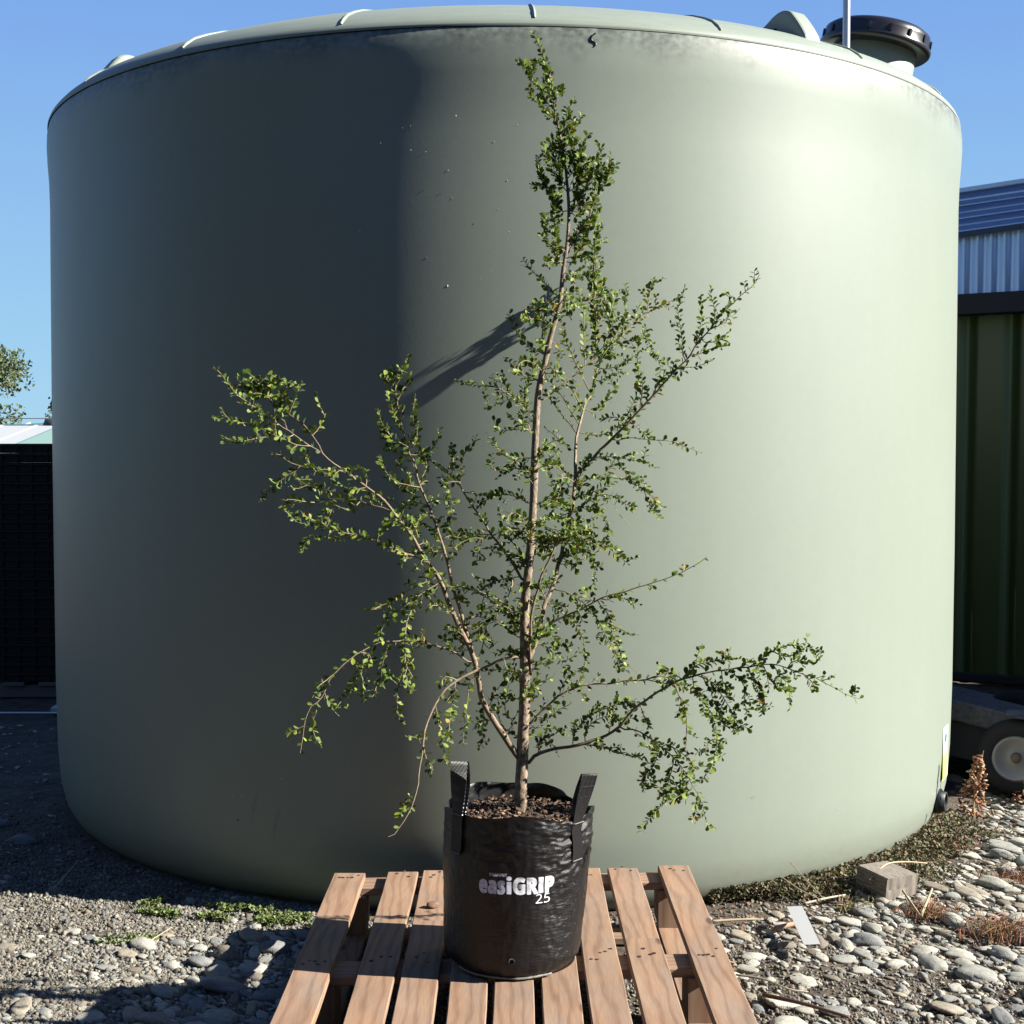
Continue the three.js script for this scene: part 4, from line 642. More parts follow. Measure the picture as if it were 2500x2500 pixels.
[3,7,2,0.7,0.4,-80,281,-2,-67,317,-17,-49,345,-30,-37,351,-35],
[3,12,1.6,0.7,1.4,126,206,6,163,206,11,196,200,14,228,189,18,270,180,23],
[3,13,1.6,0.7,1.4,317,211,41,307,167,28,289,142,18,276,121,11],
[3,13,1.6,0.7,1.4,349,184,50,343,142,39,331,101,28],
[3,13,1.6,0.7,1.4,393,121,66,362,105,79,319,90,94,299,70,104,280,54,113],
[3,13,1.6,0.7,1.4,378,147,60,344,117,74,311,111,84],
[3,13,1.6,0.7,1.4,403,102,71,394,72,79,398,55,84],
[3,13,1.6,0.7,1.4,307,167,28,278,172,37],
[3,13,1.6,0.7,1.4,320,208,42,329,217,42,361,198,40,390,175,39,399,160,39],
[3,13,1.6,0.7,1.4,332,107,30,321,112,33,292,119,41],
[3,13,1.6,0.7,1.4,365,165,55,369,128,60,359,96,65],
[3,13,1.6,0.7,1.4,334,196,46,318,192,53,298,223,67],
[3,14,1.6,0.7,1.4,293,353,-32,348,340,-51,398,325,-68,434,293,-84,461,251,-100,473,204,-115,471,151,-132,459,108,-146,436,80,-158],
[3,14,1.6,0.7,1.4,473,192,-119,464,194,-117,449,180,-113,444,161,-110],
[3,12,1.6,0.7,1.4,402,376,46,438,359,50,461,327,53,479,295,57,493,268,60,525,254,63],
[3,12,1.6,0.7,1.4,482,393,56,483,383,56,507,360,55,512,313,53,517,280,52],
[3,12,1.6,0.7,1.4,518,398,61,520,388,57,542,344,41,549,309,29,558,279,19],
[3,12,1.6,0.7,1.4,465,320,54,451,291,58,460,264,62,483,260,65],
[3,12,1.6,0.7,1.4,483,288,58,496,241,41],
[3,12,1.6,0.7,1.4,445,349,51,434,341,52,443,308,53],
[3,12,1.6,0.7,1.4,366,364,41,393,395,42,434,407,43,476,412,44,499,414,44],
[3,12,1.6,0.7,1.4,520,398,61,551,421,62,583,440,63,620,449,64,661,438,65],
[3,12,1.6,0.7,1.4,573,434,62,598,424,80,627,438,98],
[3,12,1.6,0.7,1.4,605,397,71,609,409,73,636,417,76,663,410,79,680,429,82,680,438,83],
[3,12,1.6,0.7,1.4,485,413,44,451,430,57],
[3,12,1.6,0.7,1.4,574,403,68,588,379,86,600,367,96,602,342,112],
[3,12,1.6,0.7,1.4,551,401,65,566,374,57,586,355,51,611,335,43],
[3,12,1.6,0.7,1.4,638,386,76,661,361,90,664,346,97],
[3,12,1.6,0.7,1.4,681,369,82,708,379,84],
[3,12,1.6,0.7,1.4,147,212,9,144,220,7,154,247,2,178,265,-3,211,269,-9,250,243,-16],
[3,12,1.6,0.7,1.4,118,203,5,116,210,5,130,247,5,159,276,5,191,290,4,224,304,4,257,309,4,276,299,4],
[3,12,1.6,0.7,1.4,201,235,16,209,280,26,213,309,32],
[3,12,1.6,0.7,1.4,276,299,4,286,266,5,300,243,6],
[3,12,1.6,0.7,1.4,410,379,47,430,349,47,453,335,47],
[3,12,1.6,0.7,1.4,392,373,45,398,343,38,423,328,31],
[3,12,1.6,0.7,1.4,497,395,58,522,414,72,543,402,85],
[3,12,1.6,0.7,1.4,457,389,53,461,360,52,484,346,52],
[3,14,1.6,0.7,1.4,371,314,-37,384,293,-29,368,262,-19],
[3,12,1.6,0.7,1.4,369,365,42,346,382,49,322,383,56],
[3,14,1.6,0.7,0.8,18,253,-17,23,243,-19,46,242,-24,80,235,-32,109,224,-38],
[3,0,1.6,0.7,0.8,5,281,-18,18,281,-17,51,262,-16,84,282,-14,117,301,-13],
[3,14,1.6,0.7,0.8,88,316,-22,94,342,-22,113,366,-22,127,376,-22],
[3,0,1.6,0.7,0.8,5,305,-19,23,304,-23,42,322,-29],
[3,12,1.6,0.7,0.8,45,184,-4,37,206,-13,70,222,-26,109,238,-42],
[3,0,1.6,0.7,0.8,5,328,-21,18,328,-20,46,353,-16,74,363,-13],
[3,6,1.6,0.7,0.8,18,371,-21,46,395,-23,65,399,-24],
[3,14,1.6,0.7,0.8,117,333,-23,136,323,-22,155,304,-21],
[3,12,1.6,0.7,0.8,38,181,-5,41,208,-4,70,208,-3],
[3,0,1.6,0.7,0.8,2,224,-14,-15,224,-17,-44,242,-22,-58,279,-27,-53,298,-30],
[3,0,1.6,0.7,0.8,-32,235,-20,-20,253,-17,-39,282,-14,-30,354,-7],
[3,0,1.6,0.7,0.8,2,225,-14,18,225,-14,41,220,-14,70,201,-13],
[3,0,1.6,0.7,0.8,5,309,-20,-6,309,-19,-44,320,-16,-63,310,-15],
[3,3,1.5,0.7,1.8,206,1324,-643,197,1367,-688,187,1406,-728],
[3,3,1.5,0.7,1.8,205,1308,-624,223,1347,-680,238,1382,-728],
[3,3,1.5,0.7,1.8,206,1324,-643,214,1367,-688,215,1406,-728],
[3,0,1.5,0.7,0.9,19,659,-42,1,685,-47,-18,689,-50,-27,679,-52],
[3,0,1.5,0.7,0.9,6,427,-27,35,462,28,64,471,70,78,465,94],
[3,0,1.5,0.7,0.9,6,405,-26,-3,421,-17,-11,423,-13,-15,419,-10],
[3,0,1.5,0.7,0.9,6,367,-23,-33,373,-44,-72,371,-64,-92,366,-74],
[3,0,1.5,0.7,0.9,23,719,-46,56,734,3,88,738,48,104,734,72],
[3,0,1.5,0.7,0.9,9,553,-35,1,569,-23,-6,572,-18,-9,567,-13],
[3,0,1.5,0.7,0.9,6,488,-31,18,491,-37,30,491,-42,35,489,-45],
[3,0,1.5,0.7,0.9,26,760,-48,51,773,-49,76,775,-49,88,770,-49],
[3,0,1.5,0.7,0.9,24,727,-46,12,734,-41,-1,735,-37,-7,733,-35],
[3,0,1.5,0.7,0.9,29,850,-54,49,890,-10,70,895,11,80,881,29],
[3,0,1.5,0.7,0.9,22,693,-44,-3,706,-16,-27,709,9,-39,706,22],
[3,0,1.5,0.7,0.9,5,333,-21,-10,356,-34,-25,359,-41,-32,349,-46],
[3,0,1.5,0.7,0.9,5,298,-19,17,345,33,30,353,52,36,344,71],
[3,0,1.5,0.7,0.9,10,569,-36,30,580,-13,50,583,8,60,581,20],
[3,0,1.5,0.7,0.9,6,472,-30,-31,525,0,-68,534,19,-87,518,31],
[3,0,1.5,0.7,0.9,14,603,-38,3,629,-29,-7,633,-26,-13,624,-22],
[3,0,1.5,0.7,0.9,6,425,-27,32,461,1,58,468,19,70,458,30],
[3,0,1.5,0.7,0.9,30,877,-56,49,897,-63,68,900,-68,77,893,-71],
[3,0,1.5,0.7,0.9,7,519,-33,-20,514,-25,-47,514,-17,-60,517,-13],
[3,0,1.5,0.7,0.9,6,485,-31,-8,492,-21,-22,493,-11,-29,492,-6],
[3,0,1.5,0.7,0.9,29,845,-54,54,858,-22,79,860,6,91,856,21],
[3,0,1.5,0.7,0.9,6,385,-25,27,397,-21,47,399,-17,58,395,-15],
[3,0,1.5,0.7,0.9,21,684,-44,-3,741,15,-26,749,40,-37,731,62],
[3,0,1.5,0.7,0.9,20,677,-43,7,695,-23,-7,698,-10,-13,693,-1],
[3,0,1.5,0.7,0.9,6,357,-23,-6,363,-22,-18,364,-21,-23,362,-20],
[3,0,1.5,0.7,0.9,5,330,-21,17,342,-4,29,346,10,35,344,18],
[3,0,1.5,0.7,0.9,29,857,-54,59,908,-6,88,915,20,103,897,39],
[3,0,1.5,0.7,0.9,7,523,-33,19,542,-27,32,545,-24,38,539,-21],
[3,0,1.5,0.7,0.9,6,458,-29,20,479,-25,34,483,-22,42,475,-21],
[3,0,1.5,0.7,0.9,6,397,-25,-23,418,-26,-51,421,-26,-65,413,-27],
[3,0,1.5,0.7,0.9,17,630,-40,-12,650,-14,-41,654,8,-56,648,20],
[3,0,1.5,0.7,0.9,6,498,-32,-9,503,-34,-25,504,-37,-32,502,-38],
[3,0,1.5,0.7,0.9,29,844,-54,40,859,-59,52,862,-62,58,856,-65],
[3,0,1.5,0.7,0.9,28,811,-52,10,833,-20,-9,836,2,-18,829,15],
[3,0,1.5,0.7,1,43,1055,-67,25,1064,-69,7,1065,-70,-2,1062,-71],
[3,0,1.5,0.7,1,89,1248,-79,101,1249,-73,113,1248,-66,119,1247,-63],
[3,0,1.5,0.7,1,80,1208,-77,51,1224,-76,23,1226,-75,9,1220,-74],
[3,0,1.5,0.7,1,99,1330,-85,80,1337,-68,62,1336,-53,53,1332,-46],
[3,0,1.5,0.7,1,86,1231,-78,96,1231,-76,107,1231,-74,112,1231,-72],
[3,0,1.5,0.7,1,33,944,-60,25,961,-70,17,964,-75,14,958,-79],
[3,0,1.5,0.7,1,82,1216,-77,65,1227,-54,48,1227,-36,40,1221,-25],
[3,0,1.5,0.7,1,64,1145,-73,54,1148,-70,43,1148,-67,38,1147,-65],
[3,0,1.5,0.7,1,101,1341,-85,84,1340,-77,68,1339,-69,60,1338,-64],
[3,0,1.5,0.7,1,63,1144,-73,52,1150,-69,40,1151,-66,34,1148,-65],
[3,0,1.5,0.7,1,102,1349,-86,128,1356,-88,154,1357,-91,167,1355,-92],
[3,0,1.5,0.7,1,97,1316,-84,112,1310,-73,126,1307,-62,133,1308,-57],
[3,0,1.5,0.7,1,94,1291,-82,110,1298,-69,125,1298,-56,133,1294,-50],
[3,0,1.5,0.7,1,88,1240,-79,61,1241,-49,35,1238,-20,23,1235,-5],
[3,0,1.5,0.7,1,102,1348,-86,91,1371,-86,80,1374,-86,74,1366,-86],
[3,0,1.5,0.7,1,75,1193,-76,43,1199,-32,11,1196,9,-4,1190,30],
[3,0,1.5,0.7,1,90,1255,-80,99,1266,-86,109,1268,-91,114,1264,-93],
[3,0,1.5,0.7,1,104,1364,-87,94,1369,-72,84,1368,-61,79,1365,-54],
[3,0,1.5,0.7,1,48,1076,-68,61,1076,-71,73,1076,-74,79,1076,-75],
[3,0,1.5,0.7,1,63,1143,-73,54,1140,-60,45,1139,-48,40,1139,-42],
[3,0,1.5,0.7,1,77,1199,-76,105,1226,-31,132,1227,1,146,1214,21],
[3,0,1.5,0.7,1,49,1079,-69,25,1100,-36,2,1101,-12,-9,1092,2],
[3,1,1.5,0.7,1,86,613,-111,114,654,-106,143,660,-103,157,646,-101],
[3,1,1.5,0.7,1,101,678,-135,91,675,-138,80,675,-141,75,676,-142],
[3,1,1.5,0.7,1,119,745,-160,102,765,-159,85,768,-158,76,761,-158],
[3,1,1.5,0.7,1,130,812,-184,144,810,-164,158,810,-146,165,811,-136],
[3,1,1.5,0.7,1,56,529,-79,72,529,-74,88,529,-69,96,530,-66],
[3,1,1.5,0.7,1,50,511,-72,24,538,-49,-2,543,-33,-15,536,-23],
[3,1,1.5,0.7,1,130,816,-185,113,826,-165,96,828,-147,88,825,-138],
[3,1,1.5,0.7,1,105,696,-142,119,703,-122,133,705,-105,140,703,-95],
[3,1,1.5,0.7,1,104,691,-140,132,723,-155,161,727,-165,175,715,-171],
[3,1,1.5,0.7,1,28,430,-40,46,478,11,65,487,33,73,475,53],
[3,1,1.5,0.7,1,20,412,-33,-10,419,-40,-41,419,-47,-56,415,-50],
[3,1,1.5,0.7,1,100,670,-132,113,667,-128,127,667,-124,134,668,-122],
[3,1,1.5,0.7,1,112,727,-153,121,751,-121,130,754,-107,134,747,-95],
[3,1,1.5,0.7,1,118,740,-158,93,763,-121,69,767,-94,57,760,-78],
[3,1,1.5,0.7,1,120,746,-160,141,756,-149,161,758,-138,171,755,-133],
[3,1,1.5,0.7,1,59,535,-81,40,569,-74,21,574,-70,11,563,-67],
[3,1,1.5,0.7,1,29,433,-42,65,439,-42,101,440,-43,120,438,-43],
[3,1,1.5,0.7,1,88,617,-113,74,638,-93,61,641,-81,55,635,-73],
[3,1,1.5,0.7,1,92,633,-119,116,647,-88,140,651,-61,152,648,-46],
[3,1,1.5,0.7,1,60,536,-82,44,538,-85,28,537,-88,21,537,-89],
[3,1,1.5,0.7,1,88,620,-114,111,620,-110,134,620,-106,145,620,-103],
[3,1,1.5,0.7,1,126,768,-168,142,781,-168,158,783,-168,166,779,-168],
[3,6,1.5,0.7,1,73,668,15,60,670,23,47,671,30,41,670,34],
[3,6,1.5,0.7,1,75,674,16,91,691,13,107,694,11,115,688,10],
[3,6,1.5,0.7,1,72,665,15,104,691,-6,135,694,-22,151,684,-32],
[3,6,1.5,0.7,1,75,675,16,97,714,57,119,720,79,130,708,95],
[3,6,1.5,0.7,1,73,667,15,59,684,19,44,687,22,37,681,23],
[3,6,1.5,0.7,1,72,665,15,55,665,29,37,666,44,28,667,51],
[3,6,1.5,0.7,1,76,677,17,84,690,20,92,692,23,96,688,24],
[3,6,1.5,0.7,1,73,668,15,87,684,4,100,686,-3,107,679,-8],
[3,6,1.5,0.7,1,73,668,15,61,674,31,49,676,45,43,674,52],
[3,6,1.5,0.7,1,76,676,16,66,693,18,57,695,19,52,689,20],
[3,6,1.5,0.7,1,77,680,17,99,680,34,121,681,50,132,682,59],
[3,6,1.5,0.7,1,75,673,16,60,687,6,44,688,0,37,683,-5],
[3,6,1.5,0.7,1,73,666,15,104,707,8,136,712,4,152,698,1],
[3,6,1.5,0.7,1,73,667,15,56,689,26,40,693,33,32,686,38],
[3,6,1.5,0.7,1,77,681,17,84,690,25,91,691,30,95,689,33],
[3,6,1.5,0.7,1,77,681,17,56,697,38,35,700,54,25,695,64],
[3,7,1.5,0.7,1,-213,625,20,-220,641,39,-228,643,49,-232,639,56],
[3,7,1.5,0.7,1,-136,461,9,-148,475,29,-160,479,44,-166,476,53],
[3,7,1.5,0.7,1,-126,441,8,-105,454,17,-83,456,25,-73,453,29],
[3,7,1.5,0.7,1,-126,439,8,-145,452,2,-164,453,-4,-174,448,-7],
[3,7,1.5,0.7,1,-225,645,23,-212,663,26,-200,666,27,-194,659,28],
[3,7,1.5,0.7,1,-276,725,30,-294,733,23,-312,734,16,-322,731,12],
[3,7,1.5,0.7,1,-126,440,8,-147,476,-18,-168,480,-30,-179,465,-40],
[3,7,1.5,0.7,1,-170,539,15,-155,556,12,-140,559,10,-133,552,9],
[3,7,1.5,0.7,1,-127,443,8,-119,465,-5,-110,468,-10,-106,459,-15],
[3,7,1.5,0.7,1,-251,690,28,-258,716,61,-266,720,73,-270,712,85],
[3,7,1.5,0.7,1,-158,512,13,-180,535,50,-201,541,78,-211,536,95],
[3,7,1.5,0.7,1,-128,444,8,-144,468,-7,-160,470,-16,-168,460,-22],
[3,7,1.5,0.7,1,-149,490,11,-127,485,8,-105,484,5,-93,485,3],
[3,7,1.5,0.7,1,-217,634,21,-234,658,10,-250,661,4,-259,652,0],
[3,7,1.5,0.7,1,-310,771,34,-323,783,33,-336,785,33,-343,780,33],
[3,7,1.5,0.7,1,-383,826,40,-397,844,73,-413,847,98,-420,841,113],
[3,9,1.5,0.7,1,-588,1017,18,-606,1017,32,-624,1017,47,-633,1016,55],
[3,9,1.5,0.7,1,-597,1026,16,-604,1055,37,-614,1058,45,-619,1047,53],
[3,9,1.5,0.7,1,-601,1035,14,-579,1049,29,-558,1050,41,-547,1045,48],
[3,9,1.5,0.7,1,-591,1021,17,-614,1039,6,-637,1042,-3,-648,1036,-8],
[3,9,1.5,0.7,1,-605,1045,13,-591,1043,16,-576,1042,19,-569,1043,20],
[3,9,1.5,0.7,1,-585,1015,18,-607,1037,17,-629,1041,16,-640,1033,15],
[3,9,1.5,0.7,1,-578,1008,19,-606,1045,21,-634,1050,22,-647,1037,23],
[3,9,1.5,0.7,1,-598,1030,15,-573,1048,2,-548,1052,-9,-535,1046,-15],
[3,9,1.5,0.7,1,-602,1039,14,-624,1040,2,-646,1041,-9,-657,1041,-15],
[3,9,1.5,0.7,1,-603,1041,13,-617,1055,4,-631,1058,-2,-638,1053,-5],
[3,9,1.5,0.7,1,-611,1056,11,-627,1067,12,-644,1069,14,-653,1065,14],
[3,9,1.5,0.7,1,-605,1044,13,-590,1065,22,-576,1068,27,-569,1060,30],
[3,9,1.5,0.7,1,-606,1047,12,-623,1046,15,-639,1046,17,-647,1046,18],
[3,9,1.5,0.7,1,-579,1009,19,-594,1022,38,-611,1024,52,-619,1018,60],
[3,9,1.5,0.7,1,-583,1013,18,-573,1011,30,-562,1011,41,-557,1011,47],
[3,9,1.5,0.7,1,-593,1022,16,-574,1017,21,-556,1016,26,-547,1018,29],
[3,3,1.5,0.7,1,205,1296,-610,224,1296,-595,243,1295,-580,252,1293,-572],
[3,3,1.5,0.7,1,204,1128,-406,230,1171,-380,255,1176,-367,268,1159,-357],
[3,3,1.5,0.7,1,203,1235,-539,221,1277,-540,240,1283,-541,249,1268,-541],
[3,3,1.5,0.7,1,204,1130,-409,221,1141,-402,238,1142,-395,246,1138,-392],
[3,3,1.5,0.7,1,203,1257,-565,190,1277,-555,176,1280,-550,169,1272,-545],
[3,3,1.5,0.7,1,203,1144,-426,191,1154,-426,179,1155,-425,174,1152,-425],
[3,3,1.5,0.7,1,206,1332,-650,232,1332,-650,258,1332,-650,271,1332,-650],
[3,3,1.5,0.7,1,205,1290,-604,181,1306,-572,159,1306,-549,148,1297,-535],
[3,3,1.5,0.7,1,203,1255,-562,224,1279,-564,246,1283,-565,256,1274,-566],
[3,3,1.5,0.7,1,202,1145,-429,220,1158,-419,238,1159,-411,246,1154,-407]
];
// ---------------------------------------------------------------- potted tree
{
  const R = rng(77), ox = .024, oy = .475, oz = -3.15;
  const tree = thing('potted_tree', 'slender small leaved young tree growing in the black planter bag', 'tree', [ox, oy, oz]);
  const barkTex = tex(256, 512, (u, v) => { const n = fbm(u * 10, v * 40, 2, 3), f = fbm(u * 40, v * 120, 5, 2), k = .85 + 1.1 * n + .8 * f, w = clamp(.5 + 2.2 * fbm(u * 5, v * 22, 9, 2)); return [(.165 + .07 * w) * k, (.12 + .065 * w) * k, (.08 + .06 * w) * k]; }, true, [10, 2]);
  const trunkMat = std(0xffffff, .9, { map: barkTex, bumpMap: barkTex, bumpScale: .003 });
  const barkMat = std(lin(.92, .88, .8), .85, { map: barkTex });
  const stubMat = std(lin(.34, .32, .28), .9), twigMat = std(lin(.20, .155, .095), .8);
  const leaves = [];   // {p, dir, nrm, len, tone}
  const addLeaf = (p, dir, nrm, len) => leaves.push({ p: p.clone(), dir: dir.clone().normalize(), nrm: nrm.clone().normalize(), len, tone: R() });
  const rv = () => V(R() - .5, R() - .5, R() - .5).normalize();
  const owners = []; let twigCount = 0;
  const leafAlong = (c, L, r0, r1, density, s0, small) => {
    if (density <= 0) return; let s = s0, side = R() * 6.28;
    while (s < L) {
      const t = s / L, r = r0 + (r1 - r0) * t, p = c.getPointAt(Math.min(t, 1)), T = c.getTangentAt(Math.min(t, 1));
      if (r < .0042) {
        side += Math.PI + (R() - .5) * 1.1; const a = V(0, 1, 0).cross(T); if (a.length() < .1) a.set(1, 0, 0); a.normalize(); const b = T.clone().cross(a).normalize();
        const q = a.clone().multiplyScalar(Math.cos(side)).add(b.clone().multiplyScalar(Math.sin(side) * .8));
        const dir = q.multiplyScalar(.85).add(T.clone().multiplyScalar(.35 + .4 * R())).add(V(0, .12, 0)).add(rv().multiplyScalar(.25));
        const nrm = V(0, .45, .3).add(T.clone().multiplyScalar(.55)).add(rv().multiplyScalar(1.0));
        addLeaf(p.clone().add(dir.clone().normalize().multiplyScalar(r)), dir, nrm, (.0112 + .0062 * R()) * (small ? .85 : 1) * (t > .85 ? .78 : 1) * (R() < .05 ? 1.35 : 1));
      }
      s += (.0042 + .0032 * R()) / density;
    }
  };
  LIMBS.forEach((l, li) => {
    const [kind, anc, r0, r1, dens, ...q] = l, pts = []; for (let i = 0; i < q.length; i += 3) pts.push(V(q[i] / 1000, q[i + 1] / 1000, q[i + 2] / 1000));
    if (pts.length < 2) return;
    const c = new THREE.CatmullRomCurve3(pts, false, 'centripetal'); c.arcLengthDivisions = 60; const L = c.getLength(), n = Math.max(4, Math.min(90, Math.ceil(L / .018)));
    const P = [], rad = [], sw = kind === 0 ? .35 : .8, ph = R() * 9;
    for (let i = 0; i <= n; i++) { const t = i / n, p = c.getPointAt(t); if (kind && i && i < n) p.add(V(N(t * L * 30, ph, 1), N(t * L * 30, ph, 2), N(t * L * 30, ph, 3)).multiplyScalar(.0035 * sw)); P.push(p); let r; if (kind === 0) r = t < .42 ? 15.5 - 16.5 * t : 8.57 * Math.pow((1 - t) / .58, 1.1) + .8; else r = r0 + (r1 - r0) * t; if (kind === 0 && t < .03) r += 3 * (1 - t / .03); rad.push(Math.max(.6, r) * (kind === 0 ? 1 : kind < 3 ? .8 : .9) / 1000 * (1 + .1 * N(t * L * 60, ph, 4))); }
    const geos = [tube(P, rad, kind === 0 ? 12 : kind < 3 && r0 > 3 ? 8 : 5)];
    const cc = new THREE.CatmullRomCurve3(P, false, 'centripetal'); cc.arcLengthDivisions = P.length * 3;
    if (kind === 0) leafAlong(cc, L, .0165, .0004, 1.5, L * .82); else if (kind !== 2) leafAlong(cc, L, r0 / 1000, r1 / 1000, dens, kind === 3 ? .012 : .05);
    // short side shoots
    if (kind !== 2 && dens >= .3) { let s = .02 + R() * .04; while (s < L) { const t = s / L, r = (r0 + (r1 - r0) * t) / 1000; if (r < .0045) { const p = cc.getPointAt(t), T = cc.getTangentAt(t), d = T.clone().multiplyScalar(.75).add(rv().multiplyScalar(.8)).add(V(0, .12, 0)).normalize(), ln = .016 + .034 * R() * R() + .006, e = p.clone().add(d.clone().multiplyScalar(ln)).add(V(0, (R() - .45) * ln * .5, 0)), mid = p.clone().add(d.multiplyScalar(ln * .55)); const sp = [p, mid, e]; geos.push(tube(sp, [.0008, .0007, .0005], 4)); leafAlong(new THREE.CatmullRomCurve3(sp), ln, .0008, .0005, Math.max(.9, dens), .005, true); } s += (.032 + .036 * R()) / Math.max(.6, dens); } }
    const mat = kind === 0 ? trunkMat : kind === 2 ? stubMat : kind === 1 && r0 > 2.5 ? barkMat : twigMat;
    const parent = kind === 3 ? owners[anc] || tree : tree;
    const name = kind === 0 ? 'trunk' : kind === 1 ? 'branch' : kind === 2 ? 'cut_stub' : 'twig';
    owners[li] = part(name, geos.length > 1 ? mergeGeometries(geos) : geos[0], mat, parent);
  });
  // leaf: obovate blade folded along the midrib, curved along its length
  const prof = [[0, .04], [.25, .22], [.55, .33], [.8, .27], [1, .03]];
  const shape = (len, fold, curl) => { const p = [], ix = []; prof.forEach(([t, w]) => { const y = curl * t * t; p.push(-w * len, (y + fold * w) * len, t * len, 0, y * len, t * len, w * len, (y + fold * w) * len, t * len); }); for (let i = 0; i < 4; i++) for (const k of [0, 1]) { const a = i * 3 + k; ix.push(a, a + 3, a + 4, a, a + 4, a + 1); } return [p, ix]; };
  const tones = [[.058, .110, .005], [.085, .145, .006], [.130, .185, .008], [.030, .062, .005], [.175, .21, .010], [.25, .16, .010]];
  const leafMat = extra => new THREE.MeshPhysicalMaterial({ roughness: .7, transmission: .34, thickness: 0, specularIntensity: .5, clearcoat: .12, clearcoatRoughness: .35, side: THREE.DoubleSide, ...extra });
  const mats = tones.map(c => leafMat({ color: lin(...c) }));
  const blades = [[.28, -.12], [.4, .1], [.12, -.25]].map(([f, c]) => { const [p, ix] = shape(1, f, c); return geom(p, p.filter((_, i) => i % 3 !== 1), ix); });
  const toneOf = t => t < .26 ? 0 : t < .52 ? 1 : t < .72 ? 2 : t < .86 ? 3 : t < .992 ? 4 : 5;
  const basis = l => { const z = l.dir, x = l.nrm.clone().cross(z); if (x.length() < .05) x.set(1, 0, 0); x.normalize(); const y = z.clone().cross(x).normalize(); return new THREE.Matrix4().makeBasis(x, y, z).setPosition(l.p); };
  const eye = V(0, 1.351, 0).sub(tree.position);
  const size = l => { const v = eye.clone().sub(l.p), d = v.length(); v.normalize(); const x = l.nrm.clone().cross(l.dir).normalize(), y = l.dir.clone().cross(x); return l.len / d * (.25 + Math.abs(y.dot(v))); };
  leaves.sort((a, b) => size(b) - size(a));
  leaves.slice(0, 296).forEach((l, i) => { const m = part('leaf', blades[i % 3], mats[toneOf(l.tone)], tree); m.matrixAutoUpdate = true; const M = basis(l); M.decompose(m.position, m.quaternion, m.scale); m.scale.setScalar(l.len); });
  const p = [], ix = [], col = [], v = V();
  leaves.slice(296).forEach((l, i) => { const M = basis(l), [q, w] = shape(l.len, .1 + .4 * ((i * 7) % 10) / 10, -.3 + .5 * ((i * 3) % 10) / 10), b = p.length / 3, c = tones[toneOf(l.tone)], k = .85 + .3 * ((i * 13) % 17) / 17; for (let j = 0; j < q.length; j += 3) { v.set(q[j], q[j + 1], q[j + 2]).applyMatrix4(M); p.push(v.x, v.y, v.z); col.push(c[0] * k, c[1] * k, c[2] * k); } for (const a of w) ix.push(a + b); });
  const f = part('foliage', geom(p, null, ix, col), leafMat({ vertexColors: true }), tree); f.userData.kind = 'stuff';
  console.log('leaves', leaves.length);
}

